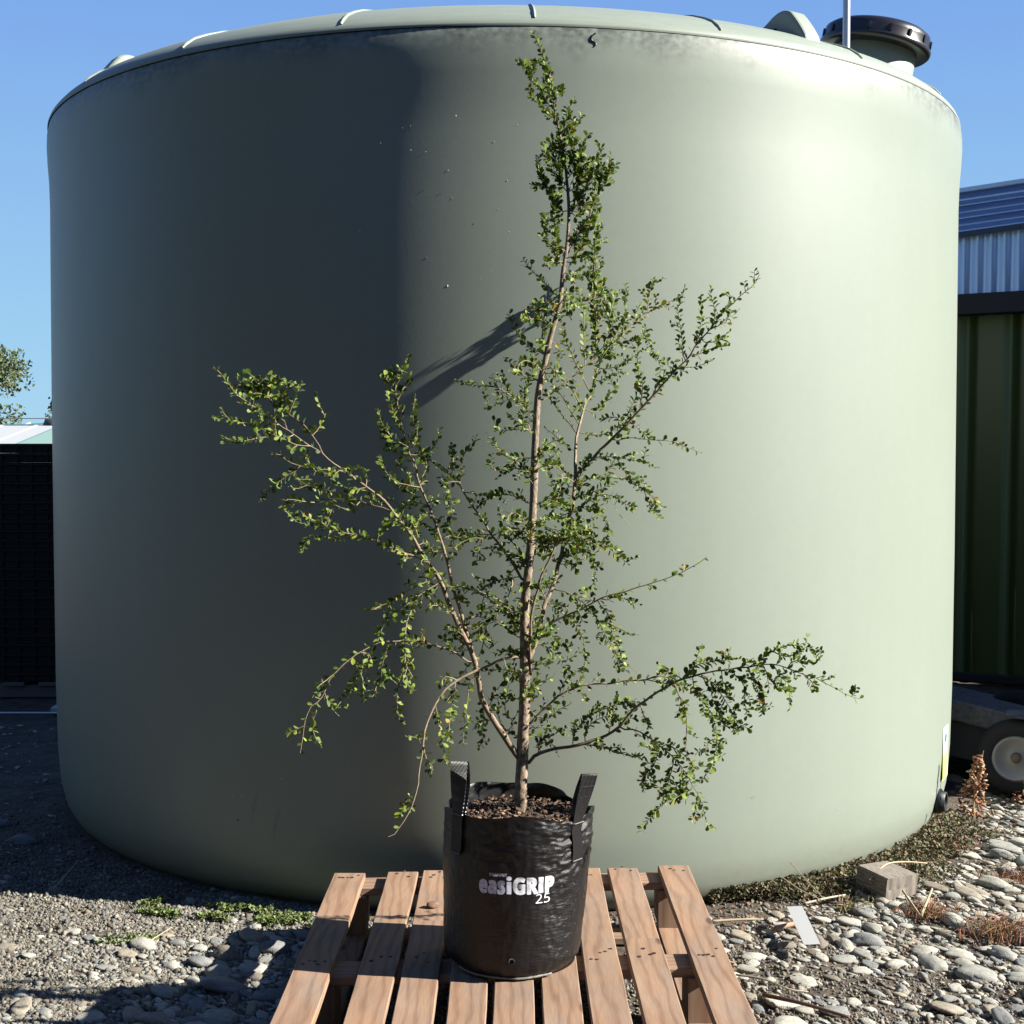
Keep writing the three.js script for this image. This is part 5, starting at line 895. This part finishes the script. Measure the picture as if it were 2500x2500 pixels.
// ---------------------------------------------------------------- small things on the ground
{
  const grey = tex(128, 256, (u, v) => { const k = .8 + .5 * Math.sin(u * 90 + fbm(u * 4, v * 6, 1, 3) * 8) * .35 + .8 * fbm(u * 40, v * 8, 4, 3); return [.18 * k, .155 * k, .13 * k]; }, true, [6, 5]);
  const b = thing('wood_block', 'weathered grey offcut of timber lying by the tank foot', 'wood block', [1.165, .035, -4.17], .55);
  part('timber', beam(.125, .135, .075, .004, 3, .003, 5), std(0xffffff, .9, { map: grey, bumpMap: grey, bumpScale: .004 }), b).rotation.set(.08, 0, -.05);
  const lab = new THREE.Shape(); lab.moveTo(-.022, 0); lab.lineTo(.022, 0); lab.lineTo(.022, .27); lab.lineTo(-.022, .27);
  const g = new THREE.ExtrudeGeometry(lab, { depth: .0012, bevelEnabled: false }).rotateX(-Math.PI / 2);
  const strip = solo('plastic_strip', g, std(lin(.27, .275, .285), .45), 'white plastic plant label strip lying on the stones right of the pallet', 'plastic strip', null, [.808, .042, -3.60], -.03); strip.rotation.x = .05; strip.rotation.z = .06;
  const R = rng(61), dry = std(lin(.30, .245, .16), .9), brown = std(lin(.12, .07, .045), .9), pale = std(lin(.32, .29, .23), .9);
  const stick = (pts, r, mat, label) => { const P = pts.map(([x, z, h]) => V(x, groundY(x, z) + h, z)); solo('stick', tube(P, P.map((_, i) => r * (1 - .5 * i / P.length)), 6, true, 14), mat, label, 'stick', 'dry sticks on the ground'); };
  stick([[.62, -3.30, .03], [.70, -3.24, .035], [.80, -3.17, .03]], .006, brown, 'straight brown stick beside the pallet right corner');
  stick([[.575, -3.43, .03], [.64, -3.40, .03], [.70, -3.36, .02], [.745, -3.36, .015]], .003, pale, 'thin curved pale stick touching the pallet right side');
  stick([[1.10, -4.12, .06], [1.17, -4.20, .082], [1.25, -4.27, .07], [1.34, -4.33, .045]], .0032, dry, 'bent tan twig resting over the timber offcut');
  stick([[.88, -4.02, .02], [.95, -4.05, .03], [1.02, -4.10, .025]], .0036, pale, 'forked pale twig lying in the weeds left of the timber offcut');
  stick([[.94, -4.05, .03], [.90, -4.08, .07], [.85, -4.10, .12]], .002, dry, 'thin straw stalk leaning up against the tank wall');
  stick([[.93, -4.03, .03], [.87, -4.06, .05], [.82, -4.08, .08]], .002, dry, 'low straw stalk leaning left towards the tank wall');
  stick([[1.19, -3.90, .02], [1.16, -3.98, .07]], .004, dry, 'short tan stem upright in front of the timber offcut');
  stick([[1.19, -3.90, .02], [1.245, -3.97, .075]], .0045, dry, 'short tan stem slanting right in front of the timber offcut');
  stick([[.58, -3.86, .02], [.66, -3.87, .022], [.73, -3.88, .02]], .004, dry, 'dry stalk behind the pallet right corner');
  stick([[.74, -3.80, .02], [.82, -3.84, .025]], .008, std(lin(.33, .2, .14), .9), 'stubby reddish bark piece behind the pallet right corner');
  stick([[-1.02, -3.70, .01], [-.96, -3.78, .03]], .002, dry, 'short straw on the brown soil left of the pallet');
  stick([[-1.42, -4.14, .01], [-1.37, -4.24, .075]], .0018, pale, 'dry stalk standing at the edge of the tank shadow');
  // dry grass tufts
  const tuft = (x, z, n, sp, h, col, label) => {
    const gs = []; for (let k = 0; k < n; k++) { const a = R() * 6.283, d = R() * sp, bx = d * Math.cos(a), bz = d * Math.sin(a) * .7, l = h * (.5 + .7 * R()), la = R() * 6.283, o = l * (.4 + .8 * R()); gs.push(paint(tube([V(bx, -.005, bz), V(bx + o * .45 * Math.cos(la), l * .6, bz + o * .45 * Math.sin(la)), V(bx + o * Math.cos(la), l * (.75 - .5 * R()), bz + o * Math.sin(la))], [.0013, .0011, .0004], 3, false), col.map(c => .6 * c * (.7 + .6 * R())))); }
    solo('dry_grass_tuft', mergeGeometries(gs), std(0xffffff, .9, { vertexColors: true, side: THREE.DoubleSide }), label, 'grass tuft', 'dry grass tufts', [x, groundY(x, z), z]);
  };
  tuft(1.37, -3.76, 260, .12, .07, [.42, .235, .13], 'widest reddish tuft of dry grass among the stones at right');
  tuft(1.23, -3.95, 170, .08, .055, [.36, .18, .09], 'rust coloured dry grass just below the timber offcut');
  tuft(1.03, -4.03, 110, .06, .05, [.40, .33, .17], 'straw coloured dry grass left of the timber offcut');
  tuft(1.62, -4.30, 170, .14, .04, [.30, .14, .07], 'low rusty dry growth among the upper right stones');
  tuft(1.52, -4.68, 140, .12, .04, [.32, .12, .05], 'orange brown dry growth at the tank foot below the outlet');
  // weeds hugging the tank foot, clover on the left
  const leafy = (name, label, cat, spots, cols, s0, s1, lift) => {
    const bl = new THREE.BufferGeometry(); { const p = [], ix = []; [[0, .12], [.35, .42], .7, 1].forEach((e, i) => { const t = [0, .35, .7, 1][i], w = [.1, .4, .45, .06][i]; p.push(-w, .12 * w, t, 0, -.1 * t * t, t, w, .12 * w, t); }); for (let i = 0; i < 3; i++) for (const k of [0, 1]) { const a = i * 3 + k; ix.push(a, a + 3, a + 4, a, a + 4, a + 1); } bl.copy(geom(p, p.filter((_, i) => i % 3 !== 1), ix)); }
    const m = new THREE.InstancedMesh(bl, new THREE.MeshPhysicalMaterial({ roughness: .8, transmission: .25, thickness: 0, side: THREE.DoubleSide }), spots.length), d = new THREE.Object3D();
    spots.forEach(([x, z, k], i) => { const s = s0 + (s1 - s0) * R(); d.position.set(x, groundY(x, z) + .002 + lift * R() * k, z); d.rotation.set(-.2 - 1.0 * R(), R() * 6.283, (R() - .5) * 1.2, 'YXZ'); d.scale.set(s, s, s); d.updateMatrix(); m.setMatrixAt(i, d.matrix); const c = cols[Math.floor(R() * cols.length)], q = .5 + .5 * R(); m.setColorAt(i, lin(c[0] * q, c[1] * q, c[2] * q)); });
    m.name = numbered(name); m.castShadow = m.receiveShadow = true; tag(m, label, cat, null, 'stuff'); scene.add(m);
  };
  const foot = []; for (let k = 0; k < 60000 && foot.length < 12000; k++) { const a = 21 + R() * 48, o = Math.abs(R() + R() - 1) * .25 * (.12 + 1.25 * sm(21, 42, a)), q = around(1.735 + o, a, 0), x = TX + q.x, z = TZ + q.z; if (fbm(x * 5, z * 5, 3, 2) + .25 - o * 1.1 > 0 && !(x < .54 && z > -3.9)) foot.push([x, z, 1 - o * 3]); }
  leafy('weeds', 'low olive green weeds growing along the foot of the tank at right', 'weeds', foot, [[.075, .085, .018], [.11, .11, .025], [.06, .06, .018], [.17, .14, .05], [.17, .085, .04]], .005, .013, .050);
  const clov = []; for (let k = 0; k < 9000 && clov.length < 2600; k++) { const t = R(), x = -1.10 + .56 * t + (R() - .5) * .05, z = -4.02 + .13 * t + (R() - .5) * .13; if (fbm(x * 9, z * 9, 5, 3) > -.02 + .1 * (1 - t)) clov.push([x, z, 1]); }
  for (let k = 0; k < 220; k++) { const x = -1.17 + R() * .18, z = -3.79 + R() * .07; clov.push([x, z, .4]); }
  leafy('clover_patch', 'bright green clover in the sunlit strip left of the pallet', 'clover', clov, [[.13, .19, .03], [.18, .235, .04], [.09, .135, .025]], .005, .011, .018);
  const litter = []; for (let k = 0; k < 4000; k++) { const x = .55 + R() * 1.6, z = -3.3 - R() * 2.0; if (tankGap(x, z) > .05 && fbm(x * 4, z * 4, 13, 3) > .06) litter.push([x, z, .3]); }
  leafy('leaf_litter', 'scattered rusty dead leaf bits between the stones at right', 'leaf litter', litter, [[.20, .10, .05], [.26, .15, .08], [.13, .075, .045], [.10, .11, .035]], .006, .014, .02);
  // dead dock stalks by the shed
  const dock = (x, z, h, n, label) => {
    const t = thing('dock_plant', label, 'weed', [x, groundY(x, z), z]);
    const st = part('stem', tube([V(0, -.01, 0), V(.01, h * .5, 0), V(.035, h, .01)], [.003, .0025, .0012], 6, true, 8), std(lin(.35, .26, .15), .9), t);
    const gs = []; for (let k = 0; k < n; k++) { const f = R(), g = new THREE.SphereGeometry(1, 5, 4); g.scale(.011 + .008 * R(), .004, .007); g.rotateZ((R() - .2) * 1.6); g.rotateY(R() * 6.3); const w = .05 * (1.15 - f); gs.push(paint(move(g, .02 * f + (R() - .5) * w * 2.2, h * (.08 + .85 * f), (R() - .5) * w * 2), [[.20, .085, .04], [.25, .14, .075], [.13, .055, .03], [.3, .21, .13]][Math.floor(R() * 4)])); }
    part('seed_heads', mergeGeometries(gs), std(0xffffff, .9, { vertexColors: true }), t).userData.kind = 'stuff';
  };
  dock(1.735, -5.06, .27, 170, 'taller rusty brown dock stalk at the right foot of the tank');
  dock(2.02, -5.28, .13, 60, 'short rusty dock stalk in front of the cart wheel');
}

// ---------------------------------------------------------------- cart by the shed
{
  const cart = thing('garden_cart', 'old timber cart with black tyre and white wheel rim beside the tank', 'cart', [2.06, 0, -5.50], -.35);
  const rubber = std(lin(.012, .012, .013), .85), rimMat = std(lin(.30, .30, .30), .5), wood = std(lin(.19, .18, .175), .9, { map: stoneTex, bumpMap: soilBump, bumpScale: .004 }), steel = std(lin(.35, .37, .4), .4, { metalness: .7 });
  for (const z of [.10, -.62]) {
    const w = new THREE.Group(); w.name = 'wheel'; cart.add(w); w.position.set(0, .15, z); w.rotation.x = Math.PI / 2;
    part('tyre', lathe([[.086, -.035], [.10, -.045], [.125, -.047], [.145, -.036], [.152, -.015], [.152, .015], [.145, .036], [.125, .047], [.10, .045], [.086, .035]], 48), rubber, w);
    part('rim', lathe([[.0, .012], [.02, .012], [.028, .006], [.05, .0], [.07, .018], [.08, .036], [.092, .04], [.092, -.035], [.0, -.03]], 40), rimMat, w);
    part('hub', lathe([[.0, .045], [.014, .043], [.02, .03], [.022, .005], [.022, -.02], [0, -.02]], 20), std(lin(.14, .11, .08), .7), w);
  }
  part('axle', move(new THREE.CylinderGeometry(.012, .012, .8, 12).rotateX(Math.PI / 2), 0, .15, -.26), steel, cart);
  const sb = part('side_board', beam(1.1, .03, .085, .006, 6, .004, 12).rotateY(Math.PI / 2), wood, cart); sb.position.set(-.16, .285, -.03); sb.rotation.z = -.20;
  const sp = part('side_panel', beam(.9, .02, .15, .004, 4, .002, 13).rotateY(Math.PI / 2), std(lin(.06, .058, .056), .9), cart); sp.position.set(-.22, .175, -.05); sp.rotation.z = -.12;
  const dk = part('deck', beam(1.0, .62, .02, .003, 2, .001, 14).rotateY(Math.PI / 2), wood, cart); dk.position.set(-.05, .25, -.37); dk.rotation.z = -.18;
  part('mudguard', sheet(14, 2, (u, v) => { const a = .5 + u * 1.3; return [.172 * Math.cos(a), .16 + .172 * Math.sin(a), .04 + .12 * v]; }), std(lin(.35, .37, .4), .35, { metalness: .7, side: THREE.DoubleSide }), cart);
}

// ---------------------------------------------------------------- shed at right
{
  const shed = thing('metal_shed', 'corrugated steel shed with a dark green ribbed door behind the tank', 'shed', [2.629, 0, -8.0], -.5036);
  const X0 = -2.6, X1 = 4.2;
  const steel = new THREE.MeshPhysicalMaterial({ color: lin(.42, .54, .74), roughness: .4, metalness: .65 });
  const green = std(lin(.060, .085, .022), .42), dark = std(lin(.014, .012, .012), .7);
  const corr = (x0, x1, y0, y1, pitch, amp, z) => { const n = Math.round((x1 - x0) / pitch * 10); return sheet(n, 1, (u, v) => { const x = x0 + (x1 - x0) * u; return [x, y0(x) + (y1(x) - y0(x)) * v, z + amp * Math.sin(x / pitch * 6.283)]; }); };
  const top = x => 2.635 + .062 * x;
  part('gable_cladding', corr(X0, X1, () => 2.29, x => top(x) + .1, .076, .009, 0), steel, shed);
  const barge = part('barge_cladding', sheet(2, 60, (u, v) => { const x = X0 - .1 + (X1 - X0 + .2) * u; return [x, top(x) + v * .25, .055 + .017 * Math.sin(v * 3.4 * 6.283 - 1.2)]; }), new THREE.MeshPhysicalMaterial({ color: lin(.25, .36, .60), roughness: .35, metalness: .75 }), shed);
  part('ridge_cap', beam(X1 - X0 + .2, .1, .03, .004, 1).rotateY(Math.PI / 2).rotateZ(.062).translate((X0 + X1) / 2, top((X0 + X1) / 2) + .265, .03), steel, barge);
  part('lintel', beam(X1 - X0, .10, .12, .004, 1).rotateY(Math.PI / 2).translate((X0 + X1) / 2, 2.245, .01), dark, shed);
  const door = part('door', sheet(Math.round((X1 - X0) / .24) * 10, 1, (u, v) => { const x = X0 + (X1 - X0) * u, f = ((x / .24) % 1 + 1) % 1, rib = sm(.0, .06, f) * sm(.28, .22, f); return [x, .01 + v * 2.2, -.10 + .032 * rib + .004 * (f > .45 && f < .5 ? 1 : 0) + .004 * (f > .72 && f < .77 ? 1 : 0)]; }), green, shed);
  part('door_rail', beam(X1 - X0, .04, .05, .004, 1).rotateY(Math.PI / 2).translate((X0 + X1) / 2, .05, -.06), dark, door);
  const side = std(lin(.17, .21, .25), .5);
  part('back_wall', new THREE.BoxGeometry(X1 - X0, 2.5, .06).translate((X0 + X1) / 2, 1.25, -5), side, shed);
  for (const x of [X0, X1]) part('side_wall', new THREE.BoxGeometry(.06, 2.6, 4.85).translate(x, 1.3, -2.56), side, shed);
  part('roof', new THREE.BoxGeometry(X1 - X0 + .1, .04, 5.2).rotateZ(.062).translate((X0 + X1) / 2, top((X0 + X1) / 2) + .2, -2.56), steel, shed);
}

// ---------------------------------------------------------------- left side: tray stacks, pipe, plank, tunnel house, trees
{
  const black = std(lin(.004, .004, .0045), .8);
  const proto = (() => { const w = .60, d = .42, h = .052, gs = []; const wall = (bw, bd, x, z) => gs.push(move(new THREE.BoxGeometry(bw, h, bd), x, h / 2, z)); wall(w, .012, 0, d / 2 - .006); wall(w, .012, 0, -d / 2 + .006); wall(.012, d - .024, w / 2 - .006, 0); wall(.012, d - .024, -w / 2 + .006, 0); gs.push(move(new THREE.BoxGeometry(w - .026, .006, d - .026), 0, .005, 0)); for (const s of [-1, 1]) gs.push(move(new THREE.BoxGeometry(w + .022, .012, .012), 0, h - .008, s * (d / 2 + .0065))); for (let k = -3; k <= 3; k++) gs.push(move(new THREE.BoxGeometry(.012, h - .02, .008), k * .085, h / 2 - .006, d / 2 + .0045)); return mergeGeometries(gs); })();
  const R = rng(19);
  const stack = (x, z, n, y0, label, group, turn) => { for (let k = 0; k < n; k++) solo('nursery_tray', proto, black, k === n - 1 ? label.replace('nursery tray in', 'nursery tray on top of') : k === 0 ? label.replace('nursery tray in', 'nursery tray at the bottom of') : label.replace('nursery tray in', 'nursery tray inside'), 'nursery tray', group, [x + (R() - .5) * .008, y0 + k * .0535, z + (R() - .5) * .01], turn + (R() - .5) * .015); };
  stack(-2.605, -7.8, 25, .095, 'black plastic nursery tray in the tall stack behind the tank left edge', 'trays in the stack beside the tank', .02);
  stack(-3.275, -7.95, 23, .10, 'black plastic nursery tray in the lower stack at the left picture edge', 'trays in the stack at the left edge', -.03);
  const grey = std(lin(.12, .11, .11), .9);
  const base = (x, z, label) => { const t = thing('stack_base', label, 'pallet', [x, 0, z]); for (const dz of [-.15, .0, .15]) part('bearer', move(beam(.62, .08, .07, .003, 1).rotateY(Math.PI / 2), 0, .035, dz), grey, t); for (const dx of [-.2, 0, .2]) part('slat', move(beam(.44, .12, .018, .002, 1), dx, .081, 0), grey, t); };
  base(-2.605, -7.8, 'low grey base under the tray stack beside the tank'); base(-3.275, -7.95, 'low grey base under the tray stack at the left edge');
  solo('steel_pipe', tube([V(-1.6, 0, 0), V(1.3, 0, 0)], [.007, .007], 12), std(lin(.5, .5, .52), .3, { metalness: .8 }), 'long bright steel pipe lying on the ground before the tray stacks', 'pipe', null, [-2.6, .03, -6.98], .0);
  solo('timber_plank', beam(.9, .09, .035, .003, 2, .002, 3).rotateY(Math.PI / 2), std(lin(.42, .43, .46), .8), 'pale painted plank end lying behind the steel pipe', 'plank', null, [-1.98, .02, -7.15], .03);

  const film = new THREE.MeshPhysicalMaterial({ color: lin(.36, .37, .36), roughness: .5, transmission: .15, thickness: 0, side: THREE.DoubleSide }), teal = std(lin(.10, .16, .155), .4), frame = std(lin(.3, .32, .32), .5);
  const th = thing('tunnel_house', 'low white plastic covered tunnel house beyond the tray stacks', 'greenhouse', [-7.18, 0, -21.5]);
  const L = 16, hw = 2.1, eave = 1.52, ridge = 1.86;
  for (const s of [-1, 1]) {
    part('roof_cover', sheet(1, 1, (u, v) => [-L * u, eave + (ridge - eave) * v, s * hw * (1 - v)]), film, th);
    part('side_cover', sheet(1, 1, (u, v) => [-L * u, eave * v - .02, s * (hw + .08 * (1 - v))]), film, th);
  }
  const gable = new THREE.Shape(); gable.moveTo(-hw, 0); gable.lineTo(hw, 0); gable.lineTo(hw, eave); gable.lineTo(0, ridge); gable.lineTo(-hw, eave);
  part('end_wall', new THREE.ExtrudeGeometry(gable, { depth: .03, bevelEnabled: false }).rotateY(Math.PI / 2).translate(.0, 0, 0), teal, th);
  for (let k = 0; k < 9; k++) { const x = -.35 - k * .55, s = .006; part('hoop', tube([V(x, 0, hw + .09), V(x, eave + s, hw + .005), V(x, ridge + s, 0), V(x, eave + s, -hw), V(x, 0, -hw - .09)], [.012, .012, .012, .012, .012], 6), frame, th); }
  const gh = thing('glasshouse', 'dark glasshouse roof showing above the white tunnel house', 'greenhouse', [-12.6, 0, -29]);
  part('end_wall', new THREE.BoxGeometry(5.6, 1.75, .05).translate(0, .875, 0), std(lin(.10, .15, .14), .3), gh);
  part('roof_panes', sheet(1, 1, (u, v) => [-2.8 + 5.6 * u, 1.75 + .45 * v * (.35 + .65 * u), -2.0 * v]), std(lin(.09, .14, .12), .2), gh);
  for (let k = 0; k < 6; k++) part('glazing_bar', tube([V(-2.8 + k * 1.1, 1.755, .0), V(-2.8 + k * 1.1, 1.76 + .45 * (.35 + .65 * k * 1.1 / 5.6), -2.0)], [.025, .025], 5), frame, gh);
  part('ridge_wire', tube([V(-3.5, 2.25, -2), V(3.2, 2.25, -2)], [.012, .012], 5), std(lin(.1, .1, .1), .6), gh);
  solo('water_drum', lathe([[0, 0], [.2, 0], [.22, .05], [.23, 1.4], [.235, 2.05], [.19, 2.15], [0, 2.18]], 28), std(lin(.03, .035, .045), .5), 'dark upright drum behind the white tunnel house', 'drum', null, [-9.42, 0, -28]);

  // background trees
  const leafClump = (cx, cy, cz, rx, ry, rz, n, s, R, cols) => {
    const p = [], ix = [], col = [], c3 = []; const cl = []; for (let k = 0; k < 26; k++) { const d = V(R() - .5, R() - .5, R() - .5).normalize().multiplyScalar(.35 + .65 * Math.cbrt(R())); cl.push(d); }
    for (let k = 0; k < n; k++) {
      const c = cl[Math.floor(R() * cl.length)], d = V(R() - .5, R() - .5, R() - .5).multiplyScalar(.55), q = V(cx + (c.x + d.x) * rx, cy + (c.y + d.y) * ry, cz + (c.z + d.z) * rz), a = V(R() - .5, R() - .5, R() - .5).normalize(), b = V(R() - .5, R() * .6, R() - .5).cross(a).normalize(), z = s * (.6 + .8 * R()), i = p.length / 3, t = cols[Math.floor(R() * cols.length)], m = .8 + .4 * R();
      for (const [e, f] of [[-.5, 0], [0, -.32], [.5, 0], [0, .32]]) { p.push(q.x + a.x * e * z + b.x * f * z, q.y + a.y * e * z + b.y * f * z, q.z + a.z * e * z + b.z * f * z); col.push(t[0] * m, t[1] * m, t[2] * m); } ix.push(i, i + 1, i + 2, i, i + 2, i + 3);
    }
    return geom(p, null, ix, col);
  };
  const leafM = new THREE.MeshPhysicalMaterial({ roughness: .85, transmission: .3, thickness: 0, vertexColors: true, side: THREE.DoubleSide }), bark = std(lin(.12, .09, .06), .95);
  const bgTree = (x, z, h, crown, n, s, label, cols, seed) => {
    const R = rng(seed), t = thing('broadleaf_tree', label, 'tree', [x, 0, z], 0, 'trees far behind on the left');
    const tr = part('trunk', tube([V(0, 0, 0), V(.05, h * .4, 0), V(-.03, h * .75, .02)], [.09, .07, .03], 8, true, 8), bark, t);
    for (let k = 0; k < 7; k++) { const a = R() * 6.28, y = h * (.35 + .45 * R()); part('limb', tube([V(0, y, 0), V(Math.cos(a) * crown[0] * .4, y + h * .09, Math.sin(a) * crown[0] * .4), V(Math.cos(a) * crown[0] * .85, y + h * .12, Math.sin(a) * crown[0] * .85)], [.035, .022, .008], 5, true, 6), bark, tr); }
    part('crown', leafClump(0, h - crown[1] * .95, 0, crown[0], crown[1], crown[0], n, s, R, cols), leafM, t).userData.kind = 'stuff';
  };
  const gA = [[.045, .075, .016], [.065, .10, .02], [.032, .055, .013], [.09, .095, .026]];
  bgTree(-13.55, -34, 4.05, [1.35, 1.35], 5200, .10, 'leafy green tree rising above the glasshouse at the left edge', gA, 3);
  bgTree(-10.45, -31.5, 2.75, [.28, .42], 700, .075, 'small narrow tree just left of the tank above the dark drum', gA, 8);
  bgTree(-7.6, -17.6, 1.25, [.9, .5], 2600, .07, 'low green bush glimpsed between the tray stacks', gA, 12);
}
// ---------------------------------------------------------------- clipped shelter hedges behind and left of the photographer: they keep the sky off the shaded side
{
  const R = rng(90), core = std(lin(.012, .018, .007), 1), fol = new THREE.MeshPhysicalMaterial({ roughness: .9, vertexColors: true, side: THREE.DoubleSide });
  const hedge = (x, z, lx, lz, h, label) => {
    const t = thing('shelter_hedge', label, 'hedge', [x, 0, z]);
    part('core', sheet(60, 24, (u, v) => { const a = u * Math.PI * 2, c = Math.cos(a), s = Math.sin(a), q = Math.pow(Math.pow(Math.abs(c), 10) + Math.pow(Math.abs(s), 10), -.1), taper = 1 - .25 * Math.pow(v, 8) - (v > .999 ? .75 : 0), n = 1 + .06 * N(c * lx, v * 6, s * lz); return [c * q * lx / 2 * taper * n, v * h, -s * q * lz / 2 * taper * n]; }), core, t);
    const p = [], ix = [], col = [];
    for (let k = 0; k < 9000; k++) { const a = R() * 6.283, c = Math.cos(a), s = Math.sin(a), q = Math.pow(Math.pow(Math.abs(c), 10) + Math.pow(Math.abs(s), 10), -.1), y = h * R(), o = 1 + .05 * R(), P = V(c * q * lx / 2 * o, y, -s * q * lz / 2 * o), A = V(R() - .5, R() - .5, R() - .5).normalize(), B = V(R() - .5, R(), R() - .5).cross(A).normalize(), w = .10 + .14 * R(), i = p.length / 3, m = .7 + .6 * R(); for (const [e, f] of [[-.5, 0], [0, -.2], [.5, 0], [0, .2]]) { p.push(P.x + A.x * e * w + B.x * f * w, P.y + A.y * e * w + B.y * f * w, P.z + A.z * e * w + B.z * f * w); col.push(.022 * m, .034 * m, .012 * m); } ix.push(i, i + 1, i + 2, i, i + 2, i + 3); }
    part('foliage', geom(p, null, ix, col), fol, t).userData.kind = 'stuff';
  };
  hedge(-6.4, 2.2, 1.6, 11, 6.0, 'tall dark clipped hedge along the left side of the yard');
  hedge(5.4, 3.7, 4, 7.6, 6.0, 'tall dark clipped hedge along the right side of the yard');
  hedge(.6, 6.6, 15, 1.6, 6.0, 'tall dark clipped hedge behind the photographer');
}
// ---------------------------------------------------------------- tool shed right of the frame, shading the cart
{
  const t = thing('tool_shed', 'small dark steel tool shed right of the cart', 'shed', [3.95, 0, -6.15]), m = std(lin(.05, .06, .055), .6), w = .85, d = 1.0, H = 2.5;
  const rib = (n, x0, z0, x1, z1) => sheet(n * 6, 1, (u, v) => { const k = .012 * Math.sin(u * n * 6.283), L = Math.hypot(x1 - x0, z1 - z0); return [x0 + (x1 - x0) * u + k * (z1 - z0) / L, v * H, z0 + (z1 - z0) * u - k * (x1 - x0) / L]; });
  part('front_wall', rib(20, -w, d, w, d), m, t); part('back_wall', rib(20, w, -d, -w, -d), m, t); part('side_wall', rib(24, w, d, w, -d), m, t); part('side_wall', rib(24, -w, -d, -w, d), m, t);
  part('roof', move(new THREE.BoxGeometry(2 * w + .06, .04, 2 * d + .06), 0, H + .02, 0), m, t);
}
renderer.render(scene, camera);
